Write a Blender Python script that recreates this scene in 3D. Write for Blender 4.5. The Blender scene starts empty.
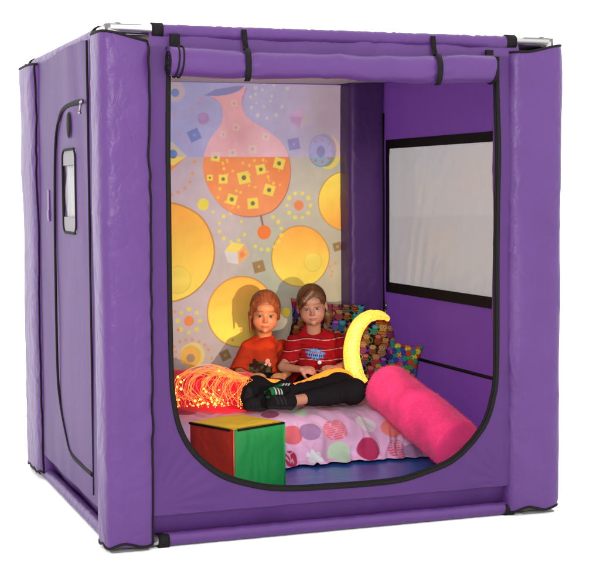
import bpy, math, random
import numpy as np
random.seed(7); RNG = np.random.RandomState(11)
S = bpy.context.scene; COL = S.collection
A = np.array; rad = math.radians

# ------------------------------------------------------------------ camera
CP = A([-1.24238867, -5.50739803, 1.42840157]); CR = (1.50310971, 6.26328727e-03, -3.51656756e-01); CF = 1436.76612
def rotm(a, b, c):
    ca, sa, cb, sb, cc, sc = math.cos(a), math.sin(a), math.cos(b), math.sin(b), math.cos(c), math.sin(c)
    return A([[cc, -sc, 0], [sc, cc, 0], [0, 0, 1]]) @ A([[cb, 0, sb], [0, 1, 0], [-sb, 0, cb]]) @ A([[1, 0, 0], [0, ca, -sa], [0, sa, ca]])
CM = rotm(*CR)
def at(px, py, ax, val):            # photo point -> place on the plane (axis ax) = val
    d = CM @ A([(px - 300) / CF, -(py - 285.5) / CF, -1]); t = (val - CP[ax]) / d[ax]
    return CP + t * d
def to_px(X):
    v = (np.asarray(X, float) - CP) @ CM
    return np.stack([300 + CF * v[..., 0] / -v[..., 2], 285.5 - CF * v[..., 1] / -v[..., 2]], -1)
cam = bpy.data.cameras.new('camera'); co = bpy.data.objects.new('camera', cam); COL.objects.link(co)
co.location = CP; co.rotation_euler = CR; cam.sensor_width = 36; cam.lens = 36 * CF / 600
cam.clip_end = 500; cam.clip_start = 0.05; S.camera = co

# ------------------------------------------------------------------ helpers
def lin(r, g, b):
    c = A([r, g, b]) / 255.
    return np.where(c <= .04045, c / 12.92, ((c + .055) / 1.055) ** 2.4)
def tag(o, label=None, cat=None, group=None, kind=None):
    if label: o['label'] = label
    if cat: o['category'] = cat
    if group: o['group'] = group
    if kind: o['kind'] = kind
    return o
def thing(name, loc, label, cat, group=None, rz=0.0):
    o = bpy.data.objects.new(name, None); COL.objects.link(o); o.location = loc; o.rotation_euler = (0, 0, rz)
    o.empty_display_size = .05
    return tag(o, label, cat, group)
def chain(o):
    c = []
    while o is not None: c.append(o); o = o.parent
    return c[::-1]
def obj(name, V, F, mat, parent=None, smooth=True, col=None, loc=None):
    V = np.asarray(V, float)
    W = V.copy()
    if parent is not None:
        for q in chain(parent):
            W = W - A(q.location); c, s = math.cos(-q.rotation_euler[2]), math.sin(-q.rotation_euler[2])
            W = np.stack([W[:, 0] * c - W[:, 1] * s, W[:, 0] * s + W[:, 1] * c, W[:, 2]], 1)
    elif loc is not None: W = W - A(loc)
    me = bpy.data.meshes.new(name)
    if isinstance(F, np.ndarray):
        n, k = F.shape
        me.vertices.add(len(W)); me.vertices.foreach_set('co', W.astype(np.float32).ravel())
        me.loops.add(n * k); me.loops.foreach_set('vertex_index', F.astype(np.int32).ravel())
        me.polygons.add(n); me.polygons.foreach_set('loop_start', np.arange(0, n * k, k, dtype=np.int32))
        me.update(calc_edges=True)
    else:
        me.from_pydata([tuple(v) for v in W], [], [tuple(int(i) for i in f) for f in F]); me.update()
    me.validate()
    if smooth: me.polygons.foreach_set('use_smooth', np.ones(len(me.polygons), bool))
    if col is not None:
        ca = me.color_attributes.new('Col', 'FLOAT_COLOR', 'POINT')
        ca.data.foreach_set('color', np.concatenate([np.clip(col, 0, 1), np.ones((len(col), 1))], 1).astype(np.float32).ravel())
    me.materials.append(mat)
    o = bpy.data.objects.new(name, me); COL.objects.link(o)
    if parent is not None: o.parent = parent
    elif loc is not None: o.location = loc
    return o
class MB:
    def __init__(s): s.V = []; s.F = []
    def add(s, V, F):
        b = len(s.V); s.V += [list(v) for v in V]; s.F += [[int(i) + b for i in f] for f in F]; return s
    def box(s, lo, hi):
        x0, y0, z0 = lo; x1, y1, z1 = hi
        return s.add([(x0,y0,z0),(x1,y0,z0),(x1,y1,z0),(x0,y1,z0),(x0,y0,z1),(x1,y0,z1),(x1,y1,z1),(x0,y1,z1)],
                     [(0,3,2,1),(4,5,6,7),(0,1,5,4),(1,2,6,5),(2,3,7,6),(3,0,4,7)])
    def tube(s, P, r, n=12, cap=True): V, F = sweep(P, r, n, cap); return s.add(V, F)
    def build(s, name, mat, parent=None, smooth=True, **k): return obj(name, A(s.V), s.F, mat, parent, smooth, **k)
def sweep(P, r, n=12, cap=True, flat=None, nrm=None):
    """tube along P; r scalar or array; flat=(a,b) scales along normal / binormal; nrm fixed normal"""
    P = A(P, float) if not isinstance(P, np.ndarray) else P.astype(float); m = len(P)
    r = np.full(m, r) if np.isscalar(r) else A(r)
    T = np.gradient(P, axis=0); T /= np.linalg.norm(T, axis=1)[:, None] + 1e-12
    V = []; u = None
    for i in range(m):
        if nrm is not None: w = A(nrm, float)
        elif u is None: w = A([0, 0, 1.]) if abs(T[i][2]) < .9 else A([1., 0, 0])
        else: w = u
        u = w - T[i] * (w @ T[i]); u /= np.linalg.norm(u) + 1e-12; b = np.cross(T[i], u)
        fa, fb = flat if flat else (1, 1)
        for k in range(n):
            a = 2 * math.pi * k / n; V.append(P[i] + r[i] * (fa * math.cos(a) * u + fb * math.sin(a) * b))
    F = [(i*n+k, i*n+(k+1) % n, (i+1)*n+(k+1) % n, (i+1)*n+k) for i in range(m-1) for k in range(n)]
    if cap: F += [tuple(range(n))[::-1], tuple((m-1)*n+k for k in range(n))]
    return V, F
def grid_faces(a, b, closed=False):
    i, j = np.meshgrid(np.arange(a - 1), np.arange(b if closed else b - 1), indexing='ij'); i = i.ravel(); j = j.ravel(); j2 = (j + 1) % b
    return np.stack([i*b+j, i*b+j2, (i+1)*b+j2, (i+1)*b+j], 1)
_nz = {}
def noise(P, sc, seed=0, ridge=False):
    if seed not in _nz:
        r = np.random.RandomState(seed); d = r.normal(size=(14, 3)); d /= np.linalg.norm(d, axis=1)[:, None]
        _nz[seed] = (d * r.uniform(.6, 1.7, 14)[:, None], r.uniform(0, 6.28, 14), r.normal(size=(3, 3)) * .8)
    d, ph, wv = _nz[seed]; Q = np.asarray(P) * sc
    Q = Q + .7 * np.sin(Q @ wv + 1.3)
    s = np.zeros(Q.shape[:-1])
    for k in range(14): s += np.sin(Q @ d[k] * 2.2 + ph[k])
    s /= 3.
    return 1 - np.abs(s) * 1.2 if ridge else s
def sstep(a, b, x): t = np.clip((x - a) / (b - a), 0, 1); return t * t * (3 - 2 * t)
def catmull(P, n):
    P = A(P, float); Q = np.vstack([2*P[0]-P[1], P, 2*P[-1]-P[-2]]); out = []
    for i in range(len(P) - 1):
        p0, p1, p2, p3 = Q[i:i+4]
        for t in np.arange(n) / n:
            out.append(.5*((2*p1)+(-p0+p2)*t+(2*p0-5*p1+4*p2-p3)*t*t+(-p0+3*p1-3*p2+p3)*t**3))
    out.append(P[-1]); return A(out)

# ------------------------------------------------------------------ materials
def mat(name, color=(.5, .5, .5), rough=.5, spec=.5, metal=0., attr=False, bumps=(), emit=None, sheen=0., vary=0., alpha=None, coat=0., gain=1.):
    m = bpy.data.materials.new(name); m.use_nodes = True; nt = m.node_tree; b = nt.nodes['Principled BSDF']
    b.inputs['Roughness'].default_value = rough; b.inputs['Metallic'].default_value = metal
    b.inputs['Specular IOR Level'].default_value = spec; b.inputs['Sheen Weight'].default_value = sheen
    b.inputs['Coat Weight'].default_value = coat
    tc = nt.nodes.new('ShaderNodeTexCoord')
    src = None
    if attr:
        a = nt.nodes.new('ShaderNodeVertexColor'); a.layer_name = 'Col'; src = a.outputs['Color']
    else:
        r = nt.nodes.new('ShaderNodeRGB'); r.outputs[0].default_value = (*color, 1); src = r.outputs[0]
    if vary:
        n = nt.nodes.new('ShaderNodeTexNoise'); n.inputs['Scale'].default_value = 6; n.inputs['Detail'].default_value = 6
        nt.links.new(tc.outputs['Object'], n.inputs['Vector'])
        mr = nt.nodes.new('ShaderNodeMapRange'); mr.inputs['From Min'].default_value = .3; mr.inputs['From Max'].default_value = .7
        mr.inputs['To Min'].default_value = 1 - vary; mr.inputs['To Max'].default_value = 1 + vary
        nt.links.new(n.outputs['Fac'], mr.inputs['Value'])
        vm = nt.nodes.new('ShaderNodeVectorMath'); vm.operation = 'SCALE'
        nt.links.new(src, vm.inputs[0]); nt.links.new(mr.outputs[0], vm.inputs['Scale']); src = vm.outputs[0]
    nt.links.new(src, b.inputs['Base Color'])
    if emit is not None:
        b.inputs['Emission Strength'].default_value = emit; nt.links.new(src, b.inputs['Emission Color'])
    prev = None
    for (scale, detail, dist, strength, distance, stretch) in bumps:
        mp = nt.nodes.new('ShaderNodeMapping'); mp.inputs['Scale'].default_value = stretch; nt.links.new(tc.outputs['Object'], mp.inputs['Vector'])
        n = nt.nodes.new('ShaderNodeTexNoise'); n.inputs['Scale'].default_value = scale; n.inputs['Detail'].default_value = detail; n.inputs['Distortion'].default_value = dist
        nt.links.new(mp.outputs[0], n.inputs['Vector'])
        bp = nt.nodes.new('ShaderNodeBump'); bp.inputs['Strength'].default_value = strength; bp.inputs['Distance'].default_value = distance
        hsrc = n.outputs['Fac']
        if strength < 0:      # creases: sharp ridges where the noise crosses its middle
            m1 = nt.nodes.new('ShaderNodeMath'); m1.operation = 'SUBTRACT'; m1.inputs[1].default_value = .5; nt.links.new(hsrc, m1.inputs[0])
            m2 = nt.nodes.new('ShaderNodeMath'); m2.operation = 'ABSOLUTE'; nt.links.new(m1.outputs[0], m2.inputs[0])
            m3 = nt.nodes.new('ShaderNodeMath'); m3.operation = 'POWER'; m3.inputs[1].default_value = .6; nt.links.new(m2.outputs[0], m3.inputs[0]); hsrc = m3.outputs[0]; bp.inputs['Strength'].default_value = -strength
        nt.links.new(hsrc, bp.inputs['Height'])
        if prev is not None: nt.links.new(prev.outputs[0], bp.inputs['Normal'])
        prev = bp
    if prev is not None: nt.links.new(prev.outputs[0], b.inputs['Normal'])
    return m
PURPLE = (.063, .0215, .112)
M = {}
M['nylon'] = mat('purple_nylon', PURPLE, .40, .22, bumps=[(3.5, 2, .8, .55, .02, (1, 1, .6)), (10, 2, .4, -.4, .006, (1, 1, 1)), (15, 4, .7, .4, .005, (1, 1, .8)), (260, 1, 0, .12, .0006, (1, 1, 1))], vary=.06)
M['nylon_smooth'] = mat('purple_nylon_taut', PURPLE, .46, .18, bumps=[(2.5, 2, .5, .4, .012, (1, 1, .6)), (5, 2, .3, -.22, .006, (1, 1, .7)), (12, 4, .5, .3, .004, (1, 1, .9)), (260, 1, 0, .12, .0006, (1, 1, 1))], vary=.05)
M['nylon_pad'] = mat('purple_nylon_padded', PURPLE, .38, .22, bumps=[(7, 2, .7, .5, .010, (1, 1, .8)), (6, 2, .4, -.5, .010, (1.3, 1.3, .8)), (15, 3, .5, -.45, .005, (1, 1, 1)), (260, 1, 0, .12, .0006, (1, 1, 1))], vary=.06)
def translucent(m, col, fac):
    nt = m.node_tree; out = nt.nodes['Material Output']; b = nt.nodes['Principled BSDF']; t = nt.nodes.new('ShaderNodeBsdfTranslucent'); t.inputs[0].default_value = (*col, 1)
    mx = nt.nodes.new('ShaderNodeMixShader'); mx.inputs[0].default_value = fac; nt.links.new(b.outputs[0], mx.inputs[1]); nt.links.new(t.outputs[0], mx.inputs[2]); nt.links.new(mx.outputs[0], out.inputs[0])
translucent(M['nylon_smooth'], (.16, .045, .30), .22)
M['black'] = mat('black_webbing', (.006, .005, .005), .7, .10, bumps=[(300, 1, 0, .4, .001, (1, 1, 1))])
M['steel'] = mat('brushed_steel', (.55, .54, .53), .33, .5, metal=1., bumps=[(60, 3, 0, .15, .001, (1, 1, 1))])
M['steelw'] = mat('galvanised_plate', (.15, .145, .14), .6, .15, metal=.2, vary=.15)
M['white_cloth'] = mat('white_roof_cloth', (.42, .38, .40), .7, .2, bumps=[(6, 3, 1, .3, .01, (1, 1, 1))])
M['mural'] = mat('projected_mural_cloth', attr=True, rough=.75, spec=.15, bumps=[(5, 3, 1, .25, .01, (1, 1, 1)), (200, 1, 0, .1, .001, (1, 1, 1))], vary=.05)
M['blue'] = mat('blue_vinyl', (.02, .075, .30), .3, .5, bumps=[(5, 3, 1.5, .4, .012, (1, 2, 1)), (30, 2, 0, .1, .002, (1, 1, 1))], vary=.1)
M['paint'] = mat('printed_fabric', attr=True, rough=.8, spec=.08, bumps=[(220, 1, 0, .2, .001, (1, 1, 1)), (22, 3, 1.2, .35, .004, (1, 1, 1))])
M['duvet'] = mat('printed_duvet_cotton', attr=True, rough=.8, spec=.2, sheen=.1, bumps=[(10, 4, 2, .5, .008, (1, 1, 1)), (45, 3, 1.5, .3, .002, (1, 1, 1)), (400, 1, 0, .2, .0006, (1, 1, 1))])
M['skin'] = mat('skin', attr=True, rough=.5, spec=.4, bumps=[(90, 3, 0, .1, .0008, (1, 1, 1))])
M['skin'].node_tree.nodes['Principled BSDF'].inputs['Subsurface Weight'].default_value = .12
M['skin'].node_tree.nodes['Principled BSDF'].inputs['Subsurface Scale'].default_value = .01
M['eye'] = mat('eyeball', attr=True, rough=.12, spec=.5)
M['cloth'] = mat('cotton_jersey', attr=True, rough=.9, spec=.08, bumps=[(16, 3, 1.8, .5, .004, (1, 1, .7)), (300, 1, 0, .2, .0006, (1, 1, 1))])
M['hair'] = mat('hair', attr=True, rough=.42, spec=.4, bumps=[(90, 3, .3, .5, .0015, (3, 1.5, .25))])
def fabric_panel(name, c, vary=.02): return mat(name, c, .5, .3, bumps=[(5, 2, .5, .4, .008, (1, 1, 1)), (9, 2, .4, -.3, .005, (1, 1, 1)), (260, 1, 0, .1, .0006, (1, 1, 1))], vary=vary)
M['yellow'] = fabric_panel('yellow_vinyl', (.62, .37, .012)); M['green'] = fabric_panel('green_vinyl', (.006, .165, .032))
M['red'] = fabric_panel('red_vinyl', (.34, .024, .008)); M['violet'] = fabric_panel('violet_vinyl', (.06, .03, .16)); M['orange'] = fabric_panel('orange_vinyl', (.7, .10, .015))
M['pink'] = mat('pink_plush', (.90, .045, .19), .95, .05, sheen=.2, bumps=[(160, 4, .3, .5, .002, (1, 1, 1)), (9, 3, .5, .3, .006, (1, 1, 1))], vary=.22)
M['fur'] = mat('red_fur', (.75, .015, .035), .8, .2, sheen=.4, vary=.2)
M['slider'] = mat('zip_metal', (.25, .245, .24), .3, .5, metal=.9)

def glow(name, c, strength, spark=True):
    m = bpy.data.materials.new(name); m.use_nodes = True; nt = m.node_tree; b = nt.nodes['Principled BSDF']
    b.inputs['Base Color'].default_value = (c[0]*.6, c[1]*.6, c[2]*.6, 1); b.inputs['Roughness'].default_value = .35
    b.inputs['Emission Color'].default_value = (*c, 1)
    if spark:
        tc = nt.nodes.new('ShaderNodeTexCoord'); n = nt.nodes.new('ShaderNodeTexNoise'); n.inputs['Scale'].default_value = 170; n.inputs['Detail'].default_value = 4
        nt.links.new(tc.outputs['Object'], n.inputs['Vector'])
        mr = nt.nodes.new('ShaderNodeMapRange'); mr.inputs['From Min'].default_value = .38; mr.inputs['From Max'].default_value = .66
        mr.inputs['To Min'].default_value = strength * .5; mr.inputs['To Max'].default_value = strength * 1.35
        nt.links.new(n.outputs['Fac'], mr.inputs['Value']); nt.links.new(mr.outputs[0], b.inputs['Emission Strength'])
        bp = nt.nodes.new('ShaderNodeBump'); bp.inputs['Strength'].default_value = .6; bp.inputs['Distance'].default_value = .003
        nt.links.new(n.outputs['Fac'], bp.inputs['Height']); nt.links.new(bp.outputs[0], b.inputs['Normal'])
    else: b.inputs['Emission Strength'].default_value = strength
    return m
M['glow_yellow'] = glow('lit_fibre_yellow', (1., .43, .05), 1.75)
M['glow_orange'] = glow('lit_fibre_orange', (1., .24, .02), 1.45)
M['glow_strand'] = glow('lit_fibre_strand', (1., .26, .06), 1.0, False)
M['glow_red'] = glow('lit_fibre_red_strand', (1., .13, .05), .9, False)
M['glow_gold'] = glow('lit_fibre_gold_strand', (1., .38, .05), 1.4, False)
M['glow_tip'] = glow('lit_fibre_tip', (1., .48, .06), 3.2, False)

def vinyl_mat(name, tr, dif, tint):
    m = bpy.data.materials.new(name); m.use_nodes = True; nt = m.node_tree; nt.nodes.clear()
    out = nt.nodes.new('ShaderNodeOutputMaterial'); mx = nt.nodes.new('ShaderNodeMixShader'); mx2 = nt.nodes.new('ShaderNodeMixShader')
    t = nt.nodes.new('ShaderNodeBsdfTransparent'); t.inputs[0].default_value = (*tr, 1)
    d = nt.nodes.new('ShaderNodeBsdfDiffuse'); d.inputs[0].default_value = (*dif, 1)
    g = nt.nodes.new('ShaderNodeBsdfGlossy'); g.inputs['Roughness'].default_value = .18; g.inputs[0].default_value = (.8, .8, .8, 1)
    tc = nt.nodes.new('ShaderNodeTexCoord'); mp = nt.nodes.new('ShaderNodeMapping'); mp.inputs['Scale'].default_value = (1, 1, .45)
    n = nt.nodes.new('ShaderNodeTexNoise'); n.inputs['Scale'].default_value = 5; n.inputs['Detail'].default_value = 4; n.inputs['Distortion'].default_value = 1.4
    nt.links.new(tc.outputs['Object'], mp.inputs[0]); nt.links.new(mp.outputs[0], n.inputs['Vector'])
    bp = nt.nodes.new('ShaderNodeBump'); bp.inputs['Strength'].default_value = .45; bp.inputs['Distance'].default_value = .008; nt.links.new(n.outputs['Fac'], bp.inputs['Height'])
    nt.links.new(bp.outputs[0], d.inputs['Normal']); nt.links.new(bp.outputs[0], g.inputs['Normal'])
    mr = nt.nodes.new('ShaderNodeMapRange'); mr.inputs['From Min'].default_value = .35; mr.inputs['From Max'].default_value = .65; mr.inputs['To Min'].default_value = tint - .015; mr.inputs['To Max'].default_value = tint + .015
    nt.links.new(n.outputs['Fac'], mr.inputs['Value']); nt.links.new(mr.outputs[0], mx.inputs[0])
    nt.links.new(t.outputs[0], mx.inputs[1]); nt.links.new(d.outputs[0], mx.inputs[2])
    mx2.inputs[0].default_value = .1; nt.links.new(mx.outputs[0], mx2.inputs[1]); nt.links.new(g.outputs[0], mx2.inputs[2])
    nt.links.new(mx2.outputs[0], out.inputs[0]); return m
M['vinyl'] = vinyl_mat('smoky_clear_vinyl', (.25, .235, .235), (.37, .35, .35), .40)
M['vinyl_white'] = vinyl_mat('milky_vinyl', (.5, .48, .5), (.33, .32, .33), .78)

# ================================================================== TENT
tent = thing('play_tent', (0.95, 0.93, 0), 'large purple cube shaped fabric tent with padded corner posts and an open rolled up front', 'tent')
W0, D0, H0, Z0 = 1.919, 1.862, 2.05, .03      # frame pipe centre lines

# frame ---------------------------------------------------------------
mb = MB(); pr = .021
for z in (Z0, H0):
    for P in ([(0,0,z),(W0,0,z)], [(0,D0,z),(W0,D0,z)], [(0,0,z),(0,D0,z)], [(W0,0,z),(W0,D0,z)]): mb.tube(P, pr, 16)
for x, y in ((0,0),(W0,0),(0,D0),(W0,D0)): mb.tube([(x,y,Z0),(x,y,H0)], pr, 16)
frame = mb.build('frame', M['steel'], tent)
for (x, y) in ((0,0),(W0,0),(0,D0),(W0,D0)):
    sx = 1 if x == 0 else -1; sy = 1 if y == 0 else -1
    for z, dz in ((H0, 1), (Z0, -1)):
        j = MB(); e = .006
        e = .016; zz0 = z - e + (.0 if dz > 0 else 0)
        j.box((min(x - sx*.02, x + sx*.12), y - e, zz0), (max(x - sx*.02, x + sx*.12), y + e, zz0 + 2*e)); j.box((x - e - .001, min(y + sy*.02, y + sy*.13), zz0 - .001), (x + e + .001, max(y + sy*.02, y + sy*.13), zz0 + 2*e - .002))
        j.tube([(x + sx*.03, y, z - .02), (x + sx*.03, y, z + (.022 if dz > 0 else -.0))], .012, 16)
        if dz < 0: j.box((min(x - sx*.03, x + sx*.12), min(y - sy*.03, y + sy*.08), .001), (max(x - sx*.03, x + sx*.12), max(y - sy*.03, y + sy*.08), .006))
        for q in (.06, .12):
            j.tube([(x + sx*q, y - .019, z), (x + sx*q, y - .0155, z)], .006, 8)
        j.build('corner_joint', M['steelw'], frame)

# rail sleeves with black end bands --------------------------------------
def sleeve(a, b, hang, seed):
    a = A(a, float); b = A(b, float); L = np.linalg.norm(b - a); n = int(L / .012); t = np.linspace(0, 1, n)
    P = a + (b - a) * t[:, None]; m = 20; ax = (b - a) / L; side = np.cross(ax, [0, 0, 1.])
    V = []
    ang = np.linspace(0, 2*np.pi, m, endpoint=False)
    rs = .027; c = np.cos(ang); s = np.sin(ang)
    for i in range(n):
        rz = rs * (1 + (.12 if hang else .0) * (s < 0))
        V.append(P[i] + np.outer(c * rs, side) + np.outer(s * rz - (.006 if hang else 0), [0, 0, 1.]))
    V = A(V).reshape(-1, 3); cen = np.repeat(P, m, 0)
    amp = .0008 * noise(V * (A([1, 1, 1]) + 2*np.abs(ax)), 22, seed) * np.repeat(np.minimum(1, np.minimum(t, 1-t)*30), m)
    d = V - cen; V = V + d / np.linalg.norm(d, axis=1)[:, None] * amp[:, None]
    o = obj('rail_sleeve', V, grid_faces(n, m, True), M['nylon'], tent)
    for q in (a, b):
        sg = 1 if q is a else -1
        V2, F2 = sweep([q - ax*.003*sg + (0, 0, -.004), q + ax*.042*sg + (0, 0, -.004)], .031, 20); obj('end_band', V2, F2, M['black'], o)
    return o
g0, g1 = .165, .165
sleeve((g0, 0, H0), (W0-g1, 0, H0), True, 1); sleeve((g0, 0, Z0), (W0-g1, 0, Z0), False, 2)
sleeve((g0, D0, H0), (W0-g1, D0, H0), True, 3); sleeve((g0, D0, Z0), (W0-g1, D0, Z0), False, 4)
sleeve((0, g0, H0), (0, D0-g1, H0), True, 5); sleeve((0, g0, Z0), (0, D0-g1, Z0), False, 6)
sleeve((W0, g0, H0), (W0, D0-g1, H0), True, 7); sleeve((W0, g0, Z0), (W0, D0-g1, Z0), False, 8)

# corner pads --------------------------------------------------------------
def corner_pad(x0, x1, y0, y1, seed, seam):
    cx, cy, hx, hy = (x0+x1)/2, (y0+y1)/2, (x1-x0)/2, (y1-y0)/2
    m = 120; n = 300; z = np.linspace(.022, 2.035, n); th = np.linspace(0, 2*np.pi, m, endpoint=False)
    p = 4.2 if seed != 4 else 9.; c, s = np.cos(th), np.sin(th)
    ux = np.sign(c) * np.abs(c)**(2/p); uy = np.sign(s) * np.abs(s)**(2/p)
    Z, _ = np.meshgrid(z, th, indexing='ij')
    e = np.minimum(Z - .022, 2.035 - Z); k = 1 - .05 * np.exp(-e / .02)
    X = cx + hx * ux[None] * k; Y = cy + hy * uy[None] * k
    # top rim dips next to the rails, bottom rim waves
    Zt = Z + .0
    top = sstep(1.9, 2.035, Z); sx, sy = seam[0]
    dip = .035 * sstep(.0, .21, np.abs(X - (x0 if sx > 0 else x1))) * sstep(.02, .0, 0*X)
    Zt = Zt - top * dip + (1 - sstep(.0, .12, Z)) * (.010 * np.sin(X*38 + seed) + .006 * np.sin(Y*55) + .008)
    V = np.stack([X, Y, Zt], -1).reshape(-1, 3)
    N = np.stack([np.broadcast_to(ux / hx, X.shape), np.broadcast_to(uy / hy, X.shape), np.zeros_like(X)], -1).reshape(-1, 3); N /= np.linalg.norm(N, axis=1)[:, None]
    seamx, seamy = seam[1]; ds = np.hypot(V[:, 0] - seamx, V[:, 1] - seamy)
    puck = np.exp(-ds / .05) * noise(np.stack([V[:, 0]*.35, V[:, 1]*.35, V[:, 2] + ds*.9], 1), 17, seed + 3)
    ds2 = np.hypot(V[:, 0] - (x0 if seamx > cx else x1), V[:, 1] - y0)
    puck2 = np.exp(-ds2 / .03) * noise(np.stack([V[:, 0]*.3, V[:, 1]*.3, V[:, 2] - ds2*.7], 1), 13, seed + 4)
    fold = noise(np.stack([V[:, 0]*1.5, V[:, 1]*1.5, V[:, 2]], 1), 3.2, seed + 1)
    cr = noise(np.stack([V[:, 0], V[:, 1], V[:, 2]*.8 + V[:, 0]*.6], 1), 9, seed + 5, True)
    V = V + N * (.0019*puck + .0020*puck2 + (.0030 if seed != 4 else .001)*fold + .0022*np.clip(cr, 0, 1)**2)[:, None]
    i0 = len(V); F = grid_faces(n, m, True).tolist(); 
    F.append(list(range(m))[::-1]); F.append([(n-1)*m + k2 for k2 in range(m)])
    o = obj('corner_pad', V, F, M['nylon_pad'] if seed != 4 else M['nylon'], tent)
    # piping
    for row in (n-1, 0):
        R = V[row*m:(row+1)*m]; R = np.vstack([R, R[:1]]); C = A([cx, cy, 0])
        Q = R + (R - (C + R*[0, 0, 1])) * .01
        a, b = sweep(Q, .0052, 8); obj('piping', a, b, M['black'], o)
    k3 = int(np.argmin(np.hypot(V[:m, 0] - seamx, V[:m, 1] - seamy)))
    Q = V[k3::m][:n] + A([np.sign(seamx-cx)*.002, np.sign(seamy-cy)*.002, 0]); a, b = sweep(Q, .0045, 8); obj('piping', a, b, M['black'], o)
    return o
corner_pad(-.055, .150, -.062, .150, 1, ((1, 1), (.147, -.045)))
corner_pad(1.716, 1.980, -.062, .150, 2, ((-1, 1), (1.975, .14)))
corner_pad(-.056, .135, 1.46, 1.895, 3, ((1, -1), (-.05, 1.465)))
corner_pad(1.690, 1.925, 1.700, 1.925, 4, ((-1, -1), (1.91, 1.71)))

# front panel with the round-cornered opening --------------------------------
op = [(.222, 1.98), (.219, 1.6), (.218, 1.228), (.218, .9), (.219, .714), (.226, .594), (.253, .472), (.314, .368), (.417, .279), (.543, .229), (.694, .200), (.891, .193),
      (1.071, .192), (1.208, .198), (1.324, .219), (1.441, .258), (1.536, .325), (1.608, .407), (1.646, .513), (1.665, .642), (1.668, 1.0), (1.667, 1.372), (1.664, 1.98)]
oc = catmull([(a, 0, b) for a, b in op], 14)
YF = -.03
def outer(p):
    x, z = p[0], p[2]
    x0, x1, zb = .10, 1.80, .135
    if z > .75: return A([x0 if x < 1 else x1, 0, z])
    cx = .95; d = A([x - cx, z - .85]); t = 1e9
    if d[1] < 0: t = min(t, (zb - .85) / d[1])
    t = min(t, ((x0 if d[0] < 0 else x1) - cx) / d[0]) if abs(d[0]) > 1e-6 else t
    return A([cx + d[0]*t, 0, .85 + d[1]*t])
n = len(oc); mcol = 26; V = []
for p in oc:
    q = outer(p); t = np.linspace(0, 1, mcol)[:, None]; V.append(p + (q - p) * t)
V = A(V); 
bow = noise(V, 2.2, 21) * .006 + noise(V*A([1.6, 1, .5]), 5, 22) * .003
# tension folds fanning from the lower corners
for (fx, fz) in ((.16, .16), (1.72, .16)):
    dx, dz = V[..., 0]-fx, V[..., 2]-fz; r = np.hypot(dx, dz); bow += .0016*np.sin(np.arctan2(dz, dx)*22 + 5*noise(V, 3, 23))*np.exp(-((r-.16)/.14)**2)
V[..., 1] = YF + bow
fp = obj('front_panel', V.reshape(-1, 3), grid_faces(n, mcol), M['nylon_smooth'], tent)
Z = oc.copy(); Z[:, 1] = V[:, 0, 1] - .002; a, b = sweep(Z, .0095, 10, flat=(1, .55), nrm=None); zp = obj('zip', a, b, M['black'], fp)
Z2 = Z.copy(); Z2[:, 1] += .012; cc = A([.95, 0, 1.1]); Z2[:, [0, 2]] += (cc - Z)[:, [0, 2]] * .008; a, b = sweep(Z2, .008, 8); obj('zip_lining', a, b, M['black'], zp)
# valance above the opening
xx = np.linspace(.15, 1.77, 200); zz = np.linspace(1.90, 2.045, 14); X, Zg = np.meshgrid(xx, zz, indexing='ij')
Y = -.022 + .01*sstep(2.0, 2.045, Zg) + noise(np.stack([X*2, 0*X, Zg*.5], -1), 6, 31)*.004
obj('valance', np.stack([X, Y, Zg], -1).reshape(-1, 3), grid_faces(200, 14), M['nylon'], tent)

# lower flaps (tuck in and under behind the bottom rails)
def flap(a, b, inward, seed):
    a = A(a, float); b = A(b, float); inward = A(inward, float); n = 160; m = 10
    t = np.linspace(0, 1, n)[:, None, None]; s = np.linspace(0, 1, m)[None, :, None]
    V = a + (b - a) * t + inward * (-.016 + .048 * s) + A([0, 0, 1.]) * (.150 - .105 * s)
    V = V + inward * (noise(V, 6, seed) * .003)[..., None]
    return obj('skirt_flap', V.reshape(-1, 3), grid_faces(n, m), M['nylon_smooth'], tent)
flap((.10, 0, 0), (1.80, 0, 0), (0, 1, 0), 41); flap((0.0, .1, 0), (0.0, 1.72, 0), (1, 0, 0), 42)
flap((W0, .1, 0), (W0, 1.75, 0), (-1, 0, 0), 43); flap((.1, D0, 0), (1.8, D0, 0), (0, -1, 0), 44)

# side panels -----------------------------------------------------------
def side_panel(xp, hole, seed, name, y0, y1, z0=.135, z1=2.04):
    ys = sorted(set(np.round(np.concatenate([np.linspace(y0, y1, 110), hole[:2]]), 5))); zs = sorted(set(np.round(np.concatenate([np.linspace(z0, z1, 150), hole[2:]]), 5)))
    Yg, Zg = np.meshgrid(ys, zs, indexing='ij'); V = np.stack([0*Yg, Yg, Zg], -1)
    V[..., 0] = xp + noise(V, 1.8, seed)*.004 + noise(V*A([1, 1.3, .5]), 5, seed+1)*.0022
    F = grid_faces(len(ys), len(zs)); c = V.reshape(-1, 3)[F].mean(1)
    F = F[~((c[:, 1] > hole[0]) & (c[:, 1] < hole[1]) & (c[:, 2] > hole[2]) & (c[:, 2] < hole[3]))]
    return obj(name, V.reshape(-1, 3), F, M['nylon_smooth'], tent)
XL = -.028; XR = 1.89
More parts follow.
